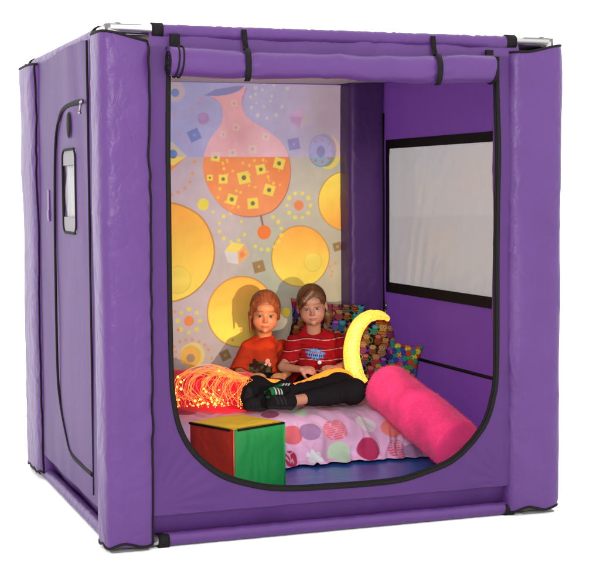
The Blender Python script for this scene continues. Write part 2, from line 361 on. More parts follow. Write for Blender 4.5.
# right wall: wide smoky window, D shaped zip door
rh = (.12, 1.63, .905, 1.645)
rp = side_panel(XR, rh, 51, 'right_panel', .05, 1.80)
ys = np.linspace(rh[0]-.02, rh[1]+.02, 120); zs = np.linspace(rh[2]-.02, rh[3]+.02, 70); Yg, Zg = np.meshgrid(ys, zs, indexing='ij'); V = np.stack([0*Yg, Yg, Zg], -1)
cn = noise(V*A([1, 1, .5]), 4, 55)*.003 + .006*np.sin((V[..., 1]+V[..., 2]*.35)*46 + 2*noise(V, 2, 56))*np.exp(-((V[..., 2]-rh[2])/.16))*.5 + noise(V*A([1, 1, .8]), 16, 57)*.0012
V[..., 0] = XR + .008 + cn
win = obj('window', V.reshape(-1, 3), grid_faces(120, 70), M['vinyl'], rp)
mb = MB(); w = .055; x0, x1 = XR - .010, XR - .004
y0, y1, z0, z1 = rh; 
mb.box((x0, y0-w, z1-.008), (x1, y1+.024, z1+.040)); mb.box((x0, y0-w, z0-.042), (x1, y1+.024, z0+.012)); mb.box((x0, y1-.010, z0+.012), (x1, y1+.024, z1-.008)); mb.box((x0, y0-w, z0+.012), (x1, y0, z1-.008))
mb.build('window_frame', M['black'], win, smooth=False)
zl = catmull([(XR-.006, 1.692, 1.83), (XR-.006, 1.692, 1.2), (XR-.006, 1.688, .72), (XR-.006, 1.672, .63), (XR-.006, 1.62, .575), (XR-.006, 1.54, .548), (XR-.006, 1.40, .540), (XR-.006, .8, .538), (XR-.006, .36, .538), (XR-.006, .16, .538)], 12)
a, b = sweep(zl, .0085, 8, flat=(.6, 1), nrm=(1, 0, 0)); zp = obj('zip', a, b, M['black'], rp)
mb = MB(); sl = at(386, 307, 0, XR - .012); mb.tube([sl + (0, 0, .025), sl + (0, 0, -.012)], .006, 8); mb.tube([sl + (-.004, 0, -.012), sl + (-.006, 0, -.05)], .005, 8); mb.build('zip_slider', M['slider'], zp)

# left wall: D shaped door with narrow window, oval vent
lh = (.565, .845, 1.245, 1.598)
lh = (.553, .828, 1.245, 1.598)
lp = side_panel(XL, lh, 61, 'left_panel', .12, 1.75)
ys = np.linspace(lh[0]-.02, lh[1]+.02, 60); zs = np.linspace(lh[2]-.02, lh[3]+.02, 90); Yg, Zg = np.meshgrid(ys, zs, indexing='ij'); V = np.stack([0*Yg, Yg, Zg], -1)
V[..., 0] = XL + .006 + noise(V, 9, 65)*.002 + noise(V*A([1, 2.5, .8]), 14, 66, True)*.007
V[..., 0] = np.maximum(V[..., 0], XL + .004)
lw = obj('window', V.reshape(-1, 3), grid_faces(60, 90), M['vinyl_white'], lp)
yc, zc = (lh[0]+lh[1])/2, (lh[2]+lh[3])/2; hy, hz = (lh[1]-lh[0])/2, (lh[3]-lh[2])/2
def rrect(hy, hz, r, x, yc, zc, n=8):
    P = []
    for (sy, sz, a0) in ((1, 1, 0), (-1, 1, 90), (-1, -1, 180), (1, -1, 270)):
        for k in range(n + 1):
            a = rad(a0 + 90*k/n); P.append((x, yc + sy*(hy-r) + r*math.cos(a), zc + sz*(hz-r) + r*math.sin(a)))
    P.append(P[0]); return P
a, b = sweep(rrect(hy+.004, hz+.004, .045, XL-.004, yc, zc), .0060, 8, flat=(1, 1)); obj('window_trim', a, b, M['black'], lw)
mb = MB()
tm = mat('grey_translucent_tab', (.20, .19, .20), .7, .1)
for z in (lh[3]-.032, lh[2]+.032): MB().box((XL-.003, lh[0]-.004, z-.032), (XL+.001, lh[1]+.004, z+.032)).build('window_tab', tm, lw, smooth=False)
dz = catmull([(XL-.004, .395, 1.79), (XL-.004, .50, 1.793), (XL-.004, .62, 1.792), (XL-.004, .78, 1.783), (XL-.004, .88, 1.755), (XL-.004, .985, 1.66), (XL-.004, 1.03, 1.45), (XL-.004, 1.05, 1.1), (XL-.004, 1.045, .62), (XL-.004, .99, .46), (XL-.004, .86, .33), (XL-.004, .745, .262), (XL-.004, .52, .25), (XL-.004, .31, .25)], 12)
a, b = sweep(dz, .006, 8); zz_ = obj('zip', a, b, M['black'], lp)
a, b = sweep(dz[:52], .011, 8, flat=(.5, 1), nrm=(1, 0, 0)); obj('zip_tape', a, b, M['black'], zz_)
a, b = sweep(dz[-26:], .010, 8, flat=(.5, 1), nrm=(1, 0, 0)); obj('zip_tape', a, b, M['black'], zz_)
mb = MB(); sl = at(81.5, 102, 0, XL - .012); mb.tube([sl + (0, -.008, .003), sl + (0, .008, -.001)], .008, 10); mb.tube([sl + (-.004, 0, -.008), sl + (-.008, .003, -.04)], .005, 8); mb.tube([sl + (-.008, .003, -.04), sl + (-.008, .003, -.048)], .0075, 8); mb.build('zip_slider', M['slider'], zz_)
th = np.linspace(0, 2*np.pi, 33)[:-1]; vc = at(69, 125, 0, XL - .008)
V = [vc + (0, .035*math.cos(t), .058*math.sin(t)) for t in th] + [vc + (-.006, .028*math.cos(t), .05*math.sin(t)) for t in th]
obj('oval_vent', V, [(i, (i+1) % 32, 32+(i+1) % 32, 32+i) for i in range(32)] + [tuple(range(32, 64))], M['black'], lp)
a, b = sweep([(XL-.003, .285, z) for z in np.linspace(2.03, .17, 40)], .0048, 8); obj('seam_piping', a, b, M['black'], lp)
# storage loop near the back pad
mb = MB(); q0 = at(48, 190, 0, XL-.005); q1 = at(51, 217, 0, XL-.005)
mb.box((XL-.006, q0[1]-.022, q1[2]-.02), (XL-.001, q0[1]+.022, q0[2])); ltab = mb.build('fabric_tab', M['nylon'], lp, smooth=False)
mb = MB(); mb.box((XL-.009, q0[1]-.020, q1[2]-.01), (XL-.006, q0[1]+.020, q1[2]+.03)); mb.build('tab_label', mat('pale_purple_tab', (.10, .05, .16), .5), ltab, smooth=False)

# back panel + roof + floor sheet -----------------------------------------
X, Zg = np.meshgrid(np.linspace(.05, 1.86, 60), np.linspace(.1, 2.04, 60), indexing='ij')
obj('back_panel', np.stack([X, X*0 + 1.880, Zg], -1).reshape(-1, 3), grid_faces(60, 60), M['nylon_smooth'], tent)
X, Yg = np.meshgrid(np.linspace(.0, 1.91, 60), np.linspace(-.0, 1.85, 60), indexing='ij'); V = np.stack([X, Yg, X*0], -1)
V[..., 2] = 2.030 - .036*Yg/1.85 - .028*np.sin(np.pi*X/1.91)*np.sin(np.pi*Yg/1.85) + noise(V, 3, 71)*.003
obj('roof_panel', V.reshape(-1, 3), grid_faces(60, 60), M['white_cloth'], tent)
mb = MB(); mb.box((.03, .04, .012), (1.88, 1.84, .020)); mb.build('groundsheet', M['nylon_smooth'], tent, smooth=False)

# mural screen: projected picture painted into its vertex colours --------------------------------------------------------------
YM = 1.835
def WM(px, py): q = at(px, py, 1, YM); return q[0], q[2]
nx, nz = 400, 480
x = np.linspace(.62, 1.735, nx); z = np.linspace(.28, 1.988, nz); X, Zg = np.meshgrid(x, z, indexing='ij')
Pp = np.stack([X, 0*X, Zg], -1)
wob = noise(Pp, 9, 81)*.5; wob2 = noise(Pp, 30, 82)
C = np.zeros((nx, nz, 3))
def sc(c): return lin(*c)
xn = np.clip((X - .72) / 1.0, 0, 1)[..., None]; zn = np.clip((Zg - .5) / 1.1, 0, 1)[..., None]
low = (sc((190, 172, 190))*(1-xn) + sc((184, 182, 160))*xn)*zn + (sc((200, 182, 180))*(1-xn) + sc((202, 180, 140))*xn)*(1-zn)
mid = np.exp(-((X-1.35)**2/.05 + (Zg-1.0)**2/.06))[..., None]; low = low*(1-.7*mid) + sc((165, 178, 150))*.7*mid
C[:] = low
E_ = .0042
def blend(mask, c):
    global C
    mask = np.clip(mask, 0, 1)[..., None]; C = C*(1-mask) + np.asarray(c)*mask
def disc(cx, cz, r, c, rx=None, wobble=.02):
    d = np.hypot((X-cx)/(rx or r), (Zg-cz)/r)*r*(1+wobble*wob); blend((r - d)/E_ + .5, c); return d
def circ(px, py, rpx, c, **k):
    cx, cz = WM(px, py); return disc(cx, cz, rpx/191., c, **k)
def poly(pts, c, pxs=True):
    Q = A([WM(*p) for p in pts]) if pxs else A(pts); ins = np.zeros(X.shape, bool); dm = np.full(X.shape, 9.)
    for i in range(len(Q)):
        a, b = Q[i], Q[(i+1) % len(Q)]
        ins ^= ((a[1] > Zg) != (b[1] > Zg)) & (X < (b[0]-a[0])*(Zg-a[1])/(b[1]-a[1]+1e-12)+a[0])
        e = b-a; t = np.clip(((X-a[0])*e[0]+(Zg-a[1])*e[1])/(e@e+1e-12), 0, 1); dm = np.minimum(dm, np.hypot(X-a[0]-t*e[0], Zg-a[1]-t*e[1]))
    m = np.where(ins, dm, -dm); blend(m/E_+.5, c); return ins
def Apx(u, v): return (160+u/3., 70+v/3.)
def Bpx(u, v): return (160+u/3., 230+v/3.)
def rect(px, py, r, ang, c, asp=1.):
    pts = [(px + r*asp*math.cos(rad(ang+k)), py + r*math.sin(rad(ang+k))) for k in (45, 135, 225, 315)]; poly(pts, c)
OR, YE = sc((232, 128, 62)), sc((236, 206, 84))
def planet(px, py, r, flip=0, inner=None):
    cx, cz = WM(px, py); R_ = r/191.; t = np.clip((Zg-cz)/R_*.5+.5, 0, 1) if flip == 0 else np.clip(.5-(Zg-cz)/R_*.5+.15*(X-cx)/R_, 0, 1)
    t = np.clip(t + .12*wob, 0, 1)[..., None]; t = t*t*(3-2*t)
    circ(px, py, r*1.03, sc((190, 130, 60)))
    circ(px, py, r, sc((246, 218, 92))*(1-t) + sc((244, 172, 76))*t)
    if inner: circ(inner[0], inner[1], inner[2], sc((226, 190, 80))); circ(inner[0], inner[1], inner[2]*.93, sc((240, 212, 96)))
planet(167, 252.5, 49, inner=(178, 280, 14)); planet(241, 312, 35.5); planet(300.7, 256.7, 31.2, inner=(313, 262, 10)); planet(346, 201, 30.5, 1); planet(344, 216, 2)
# dots: rings and trails
def ring(px, py, R_, n, r, c, a0=0, a1=360):
    for k in range(n):
        a = rad(a0 + (a1-a0)*k/n); circ(px + R_*.94*math.cos(a), py + R_*math.sin(a), r*(1+.15*math.sin(k*2.3)), c)
PY = sc((224, 214, 130)); DY = sc((222, 205, 96)); DO = sc((226, 150, 96))
ring(*Apx(417, 406), 12.6, 10, 2.1, DY); circ(*Apx(417, 406), 5.3, sc((226, 132, 84)))
ring(*Apx(218, 472), 14.5, 9, 1.9, DY, 30, 330); ring(*Apx(316, 487), 17.5, 9, 2.0, DY, -60, 150)
ring(*Bpx(87, 273), 11.8, 8, 2.2, DY); circ(*Bpx(87, 273), 5.3, sc((232, 140, 84)))
ring(*Apx(320, 92), 17.5, 9, 1.9, PY, 20, 330); ring(*Apx(308, 84), 8.5, 5, 1.5, PY, 20, 330); circ(*Apx(335, 78), 1.6, PY); circ(*Apx(382, 55), 2.2, PY)
for u, v in ((45,128),(70,126),(95,116),(115,100),(122,85),(75,215),(92,235),(104,275),(98,310),(90,335),(75,355),(55,367),(35,376),(50,185),(62,195),(38,140)): circ(*Apx(u, v), 1.6, DO)
for u, v in ((170,330),(255,210),(245,455),(338,440),(160,425)): circ(*Apx(u, v), 1.5, DY)
for u, v in ((48,365),(48,385),(60,335),(78,330),(97,329),(118,334),(135,345),(145,360),(155,385),(43,350),(510,110),(517,125),(526,100),(515,138),(45,245),(55,300)): circ(*Bpx(u, v), 1.5, DO)
for u, v in ((218,330),(244,300),(305,385),(310,372),(318,378),(325,383),(330,370)): circ(*Bpx(u, v), 1.4, DO)
# objects
circ(*Apx(45, 65), 10.5, sc((222, 186, 140))); circ(*Apx(45, 65), 8.6, sc((228, 190, 130))); circ(*Apx(45, 68), 4.2, sc((120, 120, 150)))
circ(*Apx(130, 145), 6, sc((190, 120, 136))); circ(*Apx(127, 141), 3.5, sc((204, 138, 150)))
for (u, v, r, rot) in ((103, 195, 8.2, 20), (402, 222, 8, 35)):
    px, py = Apx(u, v); rect(px, py, r, 45+rot, sc((112, 112, 142))); circ(px, py, 1.6, sc((150, 148, 175)))
for (u, v, r, rot) in ((297, 110, 8, 30), (533, 50, 6, 30), (196, 376, 7, 20)):
    px, py = Bpx(u, v); rect(px, py, r, 45+rot, sc((156, 124, 84))); circ(px, py, 1.4, sc((196, 160, 104)))
px, py = Apx(417, 145); poly([(px-9, py-2), (px-4, py-9), (px+8, py-7), (px+9, py+5), (px+1, py+9), (px-8, py+4)], sc((196, 140, 160))); poly([(px-4, py-9), (px+8, py-7), (px+3, py-1), (px-9, py-2)], sc((214, 170, 176))); poly([(px+8, py-7), (px+9, py+5), (px+1, py+9), (px+3, py-1)], sc((196, 186, 140)))
px, py = Apx(500, 247); cx, cz = WM(px, py); circ(px+2, py, 17.5, sc((226, 204, 110)), rx=14/191.); circ(px-2, py-2, 17, sc((150, 152, 120)), rx=13.2/191.)
px, py = Apx(483, 243); circ(px, py, 16.5, sc((112, 140, 176)), rx=13.5/191.); circ(px, py, 15.6, sc((146, 172, 196)), rx=12.6/191.)
ring(px, py, 11, 9, 1.5, sc((206, 120, 112))); circ(px, py+.5, 6, sc((100, 112, 130)), rx=4.6/191.)
px, py = Apx(42, 252); poly([(px-16, py+4), (px-2, py-13), (px+13, py+2), (px-3, py+17)], sc((226, 140, 84))); poly([(px-14, py+1), (px-2, py-13), (px+13, py+2), (px-1, py+12)], sc((232, 210, 110))); circ(px-1, py, 4.5, sc((94, 110, 130)))
circ(*Apx(130, 403), 6, sc((226, 208, 84)))
px, py = Bpx(230, 70); poly([(px-12, py-2), (px-5, py-11), (px+8, py-9), (px+13, py+2), (px+2, py+11), (px-9, py+9)], sc((214, 206, 200))); poly([(px-12, py-2), (px-5, py-11), (px+8, py-9), (px+1, py-1)], sc((236, 210, 100))); poly([(px+8, py-9), (px+13, py+2), (px+2, py+11), (px+1, py-1)], sc((232, 170, 110))); poly([(px+6, py-3), (px+9, py+2), (px+4, py+5), (px+3, py)], sc((232, 140, 80)))
px, py = Bpx(98, 376); circ(px, py, 13, sc((226, 206, 130))); circ(px-2, py+1, 11, sc((236, 178, 86))); circ(px-2, py+3, 4.5, sc((176, 140, 110)))
circ(*Bpx(378, 247), 4.8, sc((240, 214, 70))); circ(*Apx(610, 470), 5, YE)
# vase
Vp = [(148,78),(190,76),(225,68),(258,48),(246,85),(247,108),(255,132),(275,152),(320,180),(365,217),(387,262),(391,315),(377,372),(342,418),(292,437),(240,436),(190,411),(152,366),(131,312),(131,262),(150,207),(180,168),(188,140),(184,108),(170,90)]
Vc = catmull([(a, b, 0) for a, b in Vp + [Vp[0]]], 5)[:, :2]
poly([Apx(a+2, b+3) for a, b in Vc], sc((172, 110, 100)))
w1 = np.clip(.5 + .35*wob, 0, 1)[..., None]
ins = poly([Apx(a, b) for a, b in Vc], sc((226, 128, 78))*(w1) + sc((238, 160, 108))*(1-w1))
poly([Apx(*q) for q in ((132, 76), (165, 58), (215, 50), (252, 46), (240, 62), (200, 74), (165, 80))], sc((128, 116, 126)))
poly([Apx(*q) for q in ((300, 437), (306, 437), (313, 470), (307, 470))], sc((150, 100, 80))); circ(*Apx(313, 487), 7.3, sc((230, 124, 62)))
vm = (ins & (noise(Pp, 60, 83) > 1.55))
for k in range(46):
    a = RNG.uniform(0, 6.28); r = math.sqrt(RNG.uniform(0, 1)); circ(*Apx(261+115*r*math.cos(a), 335+88*r*math.sin(a)), RNG.uniform(.8, 1.7), sc((240, 190, 80)))
for (u, v, s) in ((222,100,11),(228,172,12),(190,193,10),(318,200,12),(278,237,14),(218,248,13),(167,260,15),(150,323,10),(190,327,15),(252,323,20),(303,298,16),(358,280,18),(328,360,18),(216,388,17),(279,400,18)):
    px, py = Apx(u, v); rect(px, py, s/3*1.25, RNG.uniform(-18, 18), sc((232, 208, 92))); circ(px, py, s/3*.38, sc((126, 112, 84)))
# upper band above a straight line is mixed cooler and paler
zline = WM(300, 157)[1]; m = np.clip((Zg - zline)/E_+.5, 0, 1)[..., None]; band_col = sc((158, 160, 208))*(1-xn) + sc((188, 176, 202))*xn
rr = np.exp(-((X-1.62)**2/.02+(Zg-1.85)**2/.05))[..., None]; band_col = band_col*(1-.5*rr)+sc((172, 148, 150))*.5*rr
lum = (C - low); C = C*(1-m) + m*np.clip(band_col*1.06 + lum*.56, 0.02, 1)
hi = (ins & (Zg > zline))[..., None]; wt = (np.clip(.35+.35*wob, 0, .8)*np.exp(-((Zg-zline)/.25)**2))[..., None]; vcol = sc((238, 176, 170))*(1-wt)+sc((244, 222, 222))*wt; C = np.where(hi, C*.5 + vcol*.5, C)
C *= (1 + .02*wob2)[..., None]*(1+.05*wob)[..., None]
MG = .86
V = np.stack([X, YM + noise(Pp, 1.5, 84)*.002, Zg], -1)
scr = obj('mural_screen', V.reshape(-1, 3), grid_faces(nx, nz), M['mural'], tent, col=(C*MG).reshape(-1, 3))
X, Zg = np.meshgrid(np.linspace(.12, .619, 20), np.linspace(.28, 2.005, 30), indexing='ij')
obj('plain_screen', np.stack([X, X*0+YM, Zg], -1).reshape(-1, 3), grid_faces(20, 30), mat('plain_screen_cloth', (.3, .27, .3), .75), tent)

# rolled-up door --------------------------------------------------------------
n = 420; m = 48; xs = np.linspace(.212, 1.606, n); th = np.linspace(0, 2*np.pi, m, endpoint=False)
rr = .056 + .003*np.sin(xs*5) ; yc = -.078; zc = 1.920 - .006*np.sin((xs-.232)/1.396*np.pi) + .003*np.sin(xs*9)
for sxp in (.53, 1.356): rr = rr - .006*np.exp(-((xs-sxp)/.03)**2)
V = np.stack([np.broadcast_to(xs[:, None], (n, m)), yc + rr[:, None]*np.cos(th), zc[:, None] + rr[:, None]*.98*np.sin(th)], -1)
cr = noise(np.stack([V[..., 0]*.5, V[..., 1], V[..., 2]], -1), 13, 91)*.0022 + noise(np.stack([V[..., 0]*1.2 + V[..., 2], V[..., 1], V[..., 2]], -1), 7, 92, True)*.0018
for sxp in (.53, 1.356):
    d = np.abs(V[..., 0]-sxp); cr = cr + .003*np.sin(th*7+V[..., 0]*30)[...]*np.exp(-d/.05)
V[..., 1] += np.cos(th)*cr; V[..., 2] += np.sin(th)*cr
roll = obj('door_roll', V.reshape(-1, 3), grid_faces(n, m, True).tolist() + [list(range(m))[::-1], [(n-1)*m+k for k in range(m)]], M['nylon'], tent)
for sxp in (.53, 1.356):
    P = [(sxp + .012*math.cos(t), yc + .0575*math.cos(t), 1.915 + .0585*math.sin(t)) for t in np.linspace(1.25, 4.9, 26)]
    P = [(sxp+.004, -.0355, 2.045), (sxp+.006, -.037, 2.01), (sxp+.009, yc+.034, 1.978)] + P
    V = []; 
    for i, p in enumerate(P):
        V += [(p[0]-.0115, p[1], p[2]), (p[0]+.0115, p[1], p[2])]
    cen = A([sxp, yc, 1.918]); V = [tuple(A(v) + (A([v[0], v[1], v[2]])-A([v[0], cen[1], cen[2]]))*.05) for v in V]
    V2 = [tuple(A(v) + (A([v[0], v[1], v[2]])-A([v[0], cen[1], cen[2]]))*.05) for v in V]; k = len(V)
    F = []
    for i in range(len(P)-1):
        F += [(2*i, 2*i+1, 2*i+3, 2*i+2), (k+2*i, k+2*i+2, k+2*i+3, k+2*i+1), (2*i, 2*i+2, k+2*i+2, k+2*i), (2*i+1, k+2*i+1, k+2*i+3, 2*i+3)]
    obj('strap', list(V)+list(V2), F, M['black'], roll)
# the piped layers at the ends of the roll
for i, (xo, r) in enumerate(((.212, .040), (.219, .052), (.240, .0600), (.258, .0605))):
    P = [(xo + .006*math.sin(t), yc + r*math.cos(t), 1.920 + r*math.sin(t)) for t in np.linspace(0, 2*np.pi, 33)]
    a, b = sweep(P, .0034, 8, cap=False); obj('piped_edge', a, b, M['black'], roll)
P = [(1.607, yc + .057*math.cos(t), 1.918 + .057*math.sin(t)) for t in np.linspace(0, 2*np.pi, 33)]; a, b = sweep(P, .0045, 8, cap=False); obj('piped_edge', a, b, M['black'], roll)
P = [(.211 - .002*k/60, yc + (.006+.045*k/60)*math.cos(k*.32), 1.920+(.006+.045*k/60)*math.sin(k*.32)) for k in range(61)]; a, b = sweep(P, .003, 6); obj('piped_edge', a, b, M['black'], roll)
mb = MB(); mb.box((.228, -.052, 1.975), (.266, -.036, 2.03)); mb.build('strap', M['black'], roll, smooth=False)
mb = MB(); mb.box((1.600, -.052, 1.972), (1.632, -.036, 2.005)); mb.build('strap', M['black'], roll, smooth=False)
# ================================================================== SOFT FURNISHINGS
fm = thing('floor_mat', (.95, .93, .02), 'flat blue vinyl mat covering the floor of the tent', 'floor mat')
def rbox(lo, hi, r, nseg, name, m, parent, amp=0, seed=0, res=.02, puff=0.):
    """soft box: rounded edges, optional bulge"""
    lo, hi = A(lo, float), A(hi, float); c, h = (lo+hi)/2, (hi-lo)/2; V = []; F = []
    for ax in range(3):
        for sg in (-1, 1):
            u, v = [(1, 2), (2, 0), (0, 1)][ax]; nu, nv = max(3, int(2*h[u]/res)), max(3, int(2*h[v]/res))
            a = np.linspace(-1, 1, nu); b = np.linspace(-1, 1, nv); a = np.sign(a)*(1-(1-np.abs(a))**1.25); b = np.sign(b)*(1-(1-np.abs(b))**1.25)
            U, W = np.meshgrid(a, b, indexing='ij'); P = np.zeros((nu, nv, 3)); P[..., ax] = sg*h[ax]; P[..., u] = U*h[u]; P[..., v] = W*h[v]
            Q = np.clip(P, -(h-r), h-r); D = P-Q; L = np.linalg.norm(D, axis=-1, keepdims=True); P2 = Q + D/np.maximum(L, 1e-9)*r
            P2[..., ax] += sg*puff*(1-U**2)*(1-W**2)
            f = grid_faces(nu, nv); f = f if sg > 0 else f[:, ::-1]; F.append(f + sum(len(q) for q in V)); V.append(P2.reshape(-1, 3))
    V = np.vstack(V); F = np.vstack(F)
    if amp: N = V/h; N /= np.linalg.norm(N, axis=1)[:, None]; V = V + N*(noise(V, 9, seed)*amp)[:, None]
    return V + c, F
V, F = rbox((.06, .045, .022), (1.86, .99, .100), .018, 4, '', None, None, .0012, 101); obj('mat_section', V, F, M['blue'], fm)
V, F = rbox((.06, .992, .022), (1.86, 1.825, .100), .018, 4, '', None, None, .0012, 102); obj('mat_section', V, F, M['blue'], fm)
V, F = rbox((.18, .985, .102), (1.865, 1.690, .262), .05, 4, '', None, None, .002, 103)
mt = obj('mattress', V, F, mat('mattress_foam_cover', (.5, .45, .48), .8), None, loc=(1.0, 1.3, .102)); tag(mt, 'soft mattress hidden under the pink spotted duvet', 'mattress')

# duvet ------------------------------------------------------------------
prof = catmull([(0, 1.82, .300), (0, 1.55, .305), (0, 1.30, .308), (0, 1.16, .312), (0, 1.06, .305), (0, .99, .278), (0, .935, .232), (0, .895, .175), (0, .872, .130), (0, .852, .106)], 24)
seg = np.concatenate([[0], np.cumsum(np.linalg.norm(np.diff(prof, axis=0), axis=1))]); nsv = 260; sv = np.linspace(0, seg[-1], nsv)
py_, pz_ = np.interp(sv, seg, prof[:, 1]), np.interp(sv, seg, prof[:, 2]); nu = 420; xs = np.linspace(.15, 1.868, nu)
Xd = np.repeat(xs[:, None], nsv, 1); Yd = np.repeat(py_[None], nu, 0).copy(); Zd = np.repeat(pz_[None], nu, 0).copy(); Sd = np.repeat(sv[None], nu, 0)
lim = np.where(Xd > 1.66, 1.69, 1.82); Yd = np.where(Yd > lim, lim, Yd)
fr = sstep(1.15, .88, Yd); Q = np.stack([Xd, Yd*.6, Zd], -1)
wr = noise(Q, 5, 111)*.011 + noise(Q*A([1.6, 1, 1]), 11, 112, True)*.011*fr + .006*np.sin((Xd+.5*Sd)*42 + 4*noise(Q, 3, 119))*fr + noise(Q, 24, 113)*.0022 + .006*np.sin(Xd*70 + 5*noise(Q, 4, 114))*sstep(.95, .86, Yd)
Zd = Zd + wr*(1-.6*fr)*(Zd > .12) + .008; Yd = Yd - (wr*fr*1.2 + .012*fr); hem = sstep(.89, .85, np.repeat(py_[None], nu, 0)); Zd = np.maximum(Zd, .106 + .004*noise(Q*A([1, 0, 0]), 30, 115)**2)
Yd = Yd - hem*(.012*noise(Q*A([1, 0, 0]), 14, 116) + .010)
DV = np.stack([Xd, Yd, Zd], -1)
DP = to_px(DV)
def on_duvet(px, py):
    vis = (Yd < 1.5); d = np.hypot(DP[..., 0]-px, DP[..., 1]-py) + 100*(~vis); i = np.unravel_index(np.argmin(d), d.shape); return Xd[i], Sd[i]
base = lin(226, 174, 210)*1.0; DC = np.ones((nu, nsv, 3))*base
DC *= (1 + .10*noise(Q, 7, 117))[..., None]
fl = noise(np.stack([Xd*1.0, Sd*0+.3, Sd], -1), 34, 118, True)
def spot(px, py, r, c, tex=None, ry=None):
    global DC
    u, s = on_duvet(px, py); d = np.hypot((Xd-u), (Sd-s)/((ry or r)/r)); m = np.clip((r-d)/.003+.5, 0, 1)
    if tex == 'weave': m = m*np.where((np.sin(Sd*520) > -.35) & (np.sin(Xd*130+np.sin(Sd*90)*1.5) > -.75), 1, .25)
    if tex == 'lace': m = m*np.clip((noise(np.stack([Xd, Sd, Sd*0], -1), 70, 119)+.35)*4, 0, 1)
    if tex == 'star': a = np.arctan2(Sd-s, Xd-u); m = np.clip((r*(.6+.4*np.abs(np.sin(a*3)))-d)/.003+.5, 0, 1)
    DC = DC*(1-m[..., None]) + lin(*c)*m[..., None]
for q in ((290,435,.058,(226,106,116)),(310,431.5,.052,(168,124,168)),(336,429,.060,(224,100,110),'weave'),(365.5,424,.055,(206,200,206)),(298,412,.05,(186,206,176)),(327.7,408.5,.062,(206,104,140)),
          (340,452.5,.055,(188,208,180)),(368,449,.058,(186,44,92)),(396,449,.05,(214,84,120),'weave'),(392,428,.052,(228,120,116)),(291,459,.040,(186,30,76),'lace'),(315,457,.040,(226,224,228),'star'),
          (186,413,.055,(170,40,84)),(204,416,.05,(206,150,186)),(270,414,.045,(160,56,110)),(254,408,.03,(210,200,212)),(228,407,.04,(226,130,150)),(415,455,.05,(168,124,168)),(352,403,.03,(206,200,206)),(381,408,.045,(150,140,190),'weave')):
    spot(*q[:4], tex=q[4] if len(q) > 4 else None)
for k in range(26):
    x0, s0 = RNG.uniform(.2, 1.8), RNG.uniform(.0, .45); d = np.hypot(Xd-x0, Sd-s0); m = np.clip((RNG.uniform(.035, .06)-d)/.003+.5, 0, 1)[..., None]; DC = DC*(1-m)+lin(*[(226,106,116),(168,124,168),(188,208,180),(186,44,92)][k % 4])*m
dv = obj('duvet', DV.reshape(-1, 3), grid_faces(nu, nsv)[:, ::-1], M['duvet'], None, col=(DC*.74).reshape(-1, 3), loc=(1.0, 1.3, .3)); tag(dv, 'rumpled pale pink duvet with large coloured dots spread over the mattress', 'duvet')

# colour cube --------------------------------------------------------------
cang = rad(23.6); c0 = A([.586, .322, .102]); cr_, sr_ = math.cos(cang), math.sin(cang); ed = .296
ccen = c0 + A([cr_*ed/2 - sr_*ed/2, sr_*ed/2 + cr_*ed/2, 0])
cube = thing('play_cube', tuple(ccen), 'soft square cube with yellow top and red and green sides on the blue mat', 'foam cube', rz=cang)
def cw(u, v, w): return c0 + A([cr_*u - sr_*v, sr_*u + cr_*v, w])
def face(name, o3, du, dv_, m, seed, inset=.0025, puff=.007):
    n = 40; a = np.linspace(0, 1, n); U, W = np.meshgrid(a, a, indexing='ij'); nn = np.cross(du, dv_); nn = nn/np.linalg.norm(nn)
    b = (1-(2*U-1)**6)*(1-(2*W-1)**6); P = o3 + U[..., None]*du + W[..., None]*dv_; 
    crn = noise(P, 12, seed)*.0022 + noise(P*A([1, 1, .6]), 26, seed+1, True)*.0012
    P = P + nn*((b*puff*(1-.4*(2*U-1)**2) + crn*b))[..., None]
    L = np.array([[cw(*q) for q in row] for row in P])
    back = np.array([[cw(*(q - nn*.006)) for q in row] for row in (o3 + U[..., None]*du + W[..., None]*dv_)])
    V = np.vstack([L.reshape(-1, 3), back.reshape(-1, 3)]); F = grid_faces(n, n).tolist() + (grid_faces(n, n)[:, ::-1] + n*n).tolist()
    bd = [(i, 0) for i in range(n)] + [(n-1, j) for j in range(1, n)] + [(i, n-1) for i in range(n-2, -1, -1)] + [(0, j) for j in range(n-2, 0, -1)]
    ids = [i*n+j for i, j in bd]
    F += [[ids[k], ids[k-1], ids[k-1]+n*n, ids[k]+n*n] for k in range(len(ids))]
    return obj(name, V, F, m, cube)
e = ed; g = .003
X_, Y_, Z_ = A([1., 0, 0]), A([0, 1., 0]), A([0, 0, 1.])
top = face('top_panel', A([g, g, e]), X_*(e-2*g), Y_*(e-2*g), M['yellow'], 121)
gr = face('side_panel', A([g, 0, g]), X_*(e-2*g), Z_*(e-2*g), M['green'], 122, puff=.010)
rd = face('side_panel', A([0, e-g, g]), -Y_*(e-2*g), Z_*(e-2*g), M['red'], 123, puff=.006)
face('side_panel', A([e, g, g]), Y_*(e-2*g), Z_*(e-2*g), M['violet'], 124); face('side_panel', A([e-g, e, g]), -X_*(e-2*g), Z_*(e-2*g), M['orange'], 125); face('bottom_panel', A([g, e-g, 0]), X_*(e-2*g), -Y_*(e-2*g), M['violet'], 126)
a, b = sweep([cw(.022, -.004, e-.006), cw(e-.004, -.004, e-.006)], .0052, 8); obj('hinge_strip', a, b, M['black'], top)
a, b = sweep([cw(-.004, .022, e-.006), cw(-.004, e-.004, e-.006)], .0052, 8); obj('hinge_strip', a, b, M['black'], top)
a, b = sweep([cw(-.001, -.001, .006), cw(-.001, -.001, e-.004)], .0042, 8); obj('corner_seam', a, b, mat('lit_red_seam', (.42, .04, .012), .5), rd)  # brighter red-orange paints the lit edge of the red face onto the seam
a, b = sweep([cw(e+.001, -.001, .006), cw(e+.001, -.001, e-.004)], .0048, 8); obj('corner_seam', a, b, M['green'], gr)

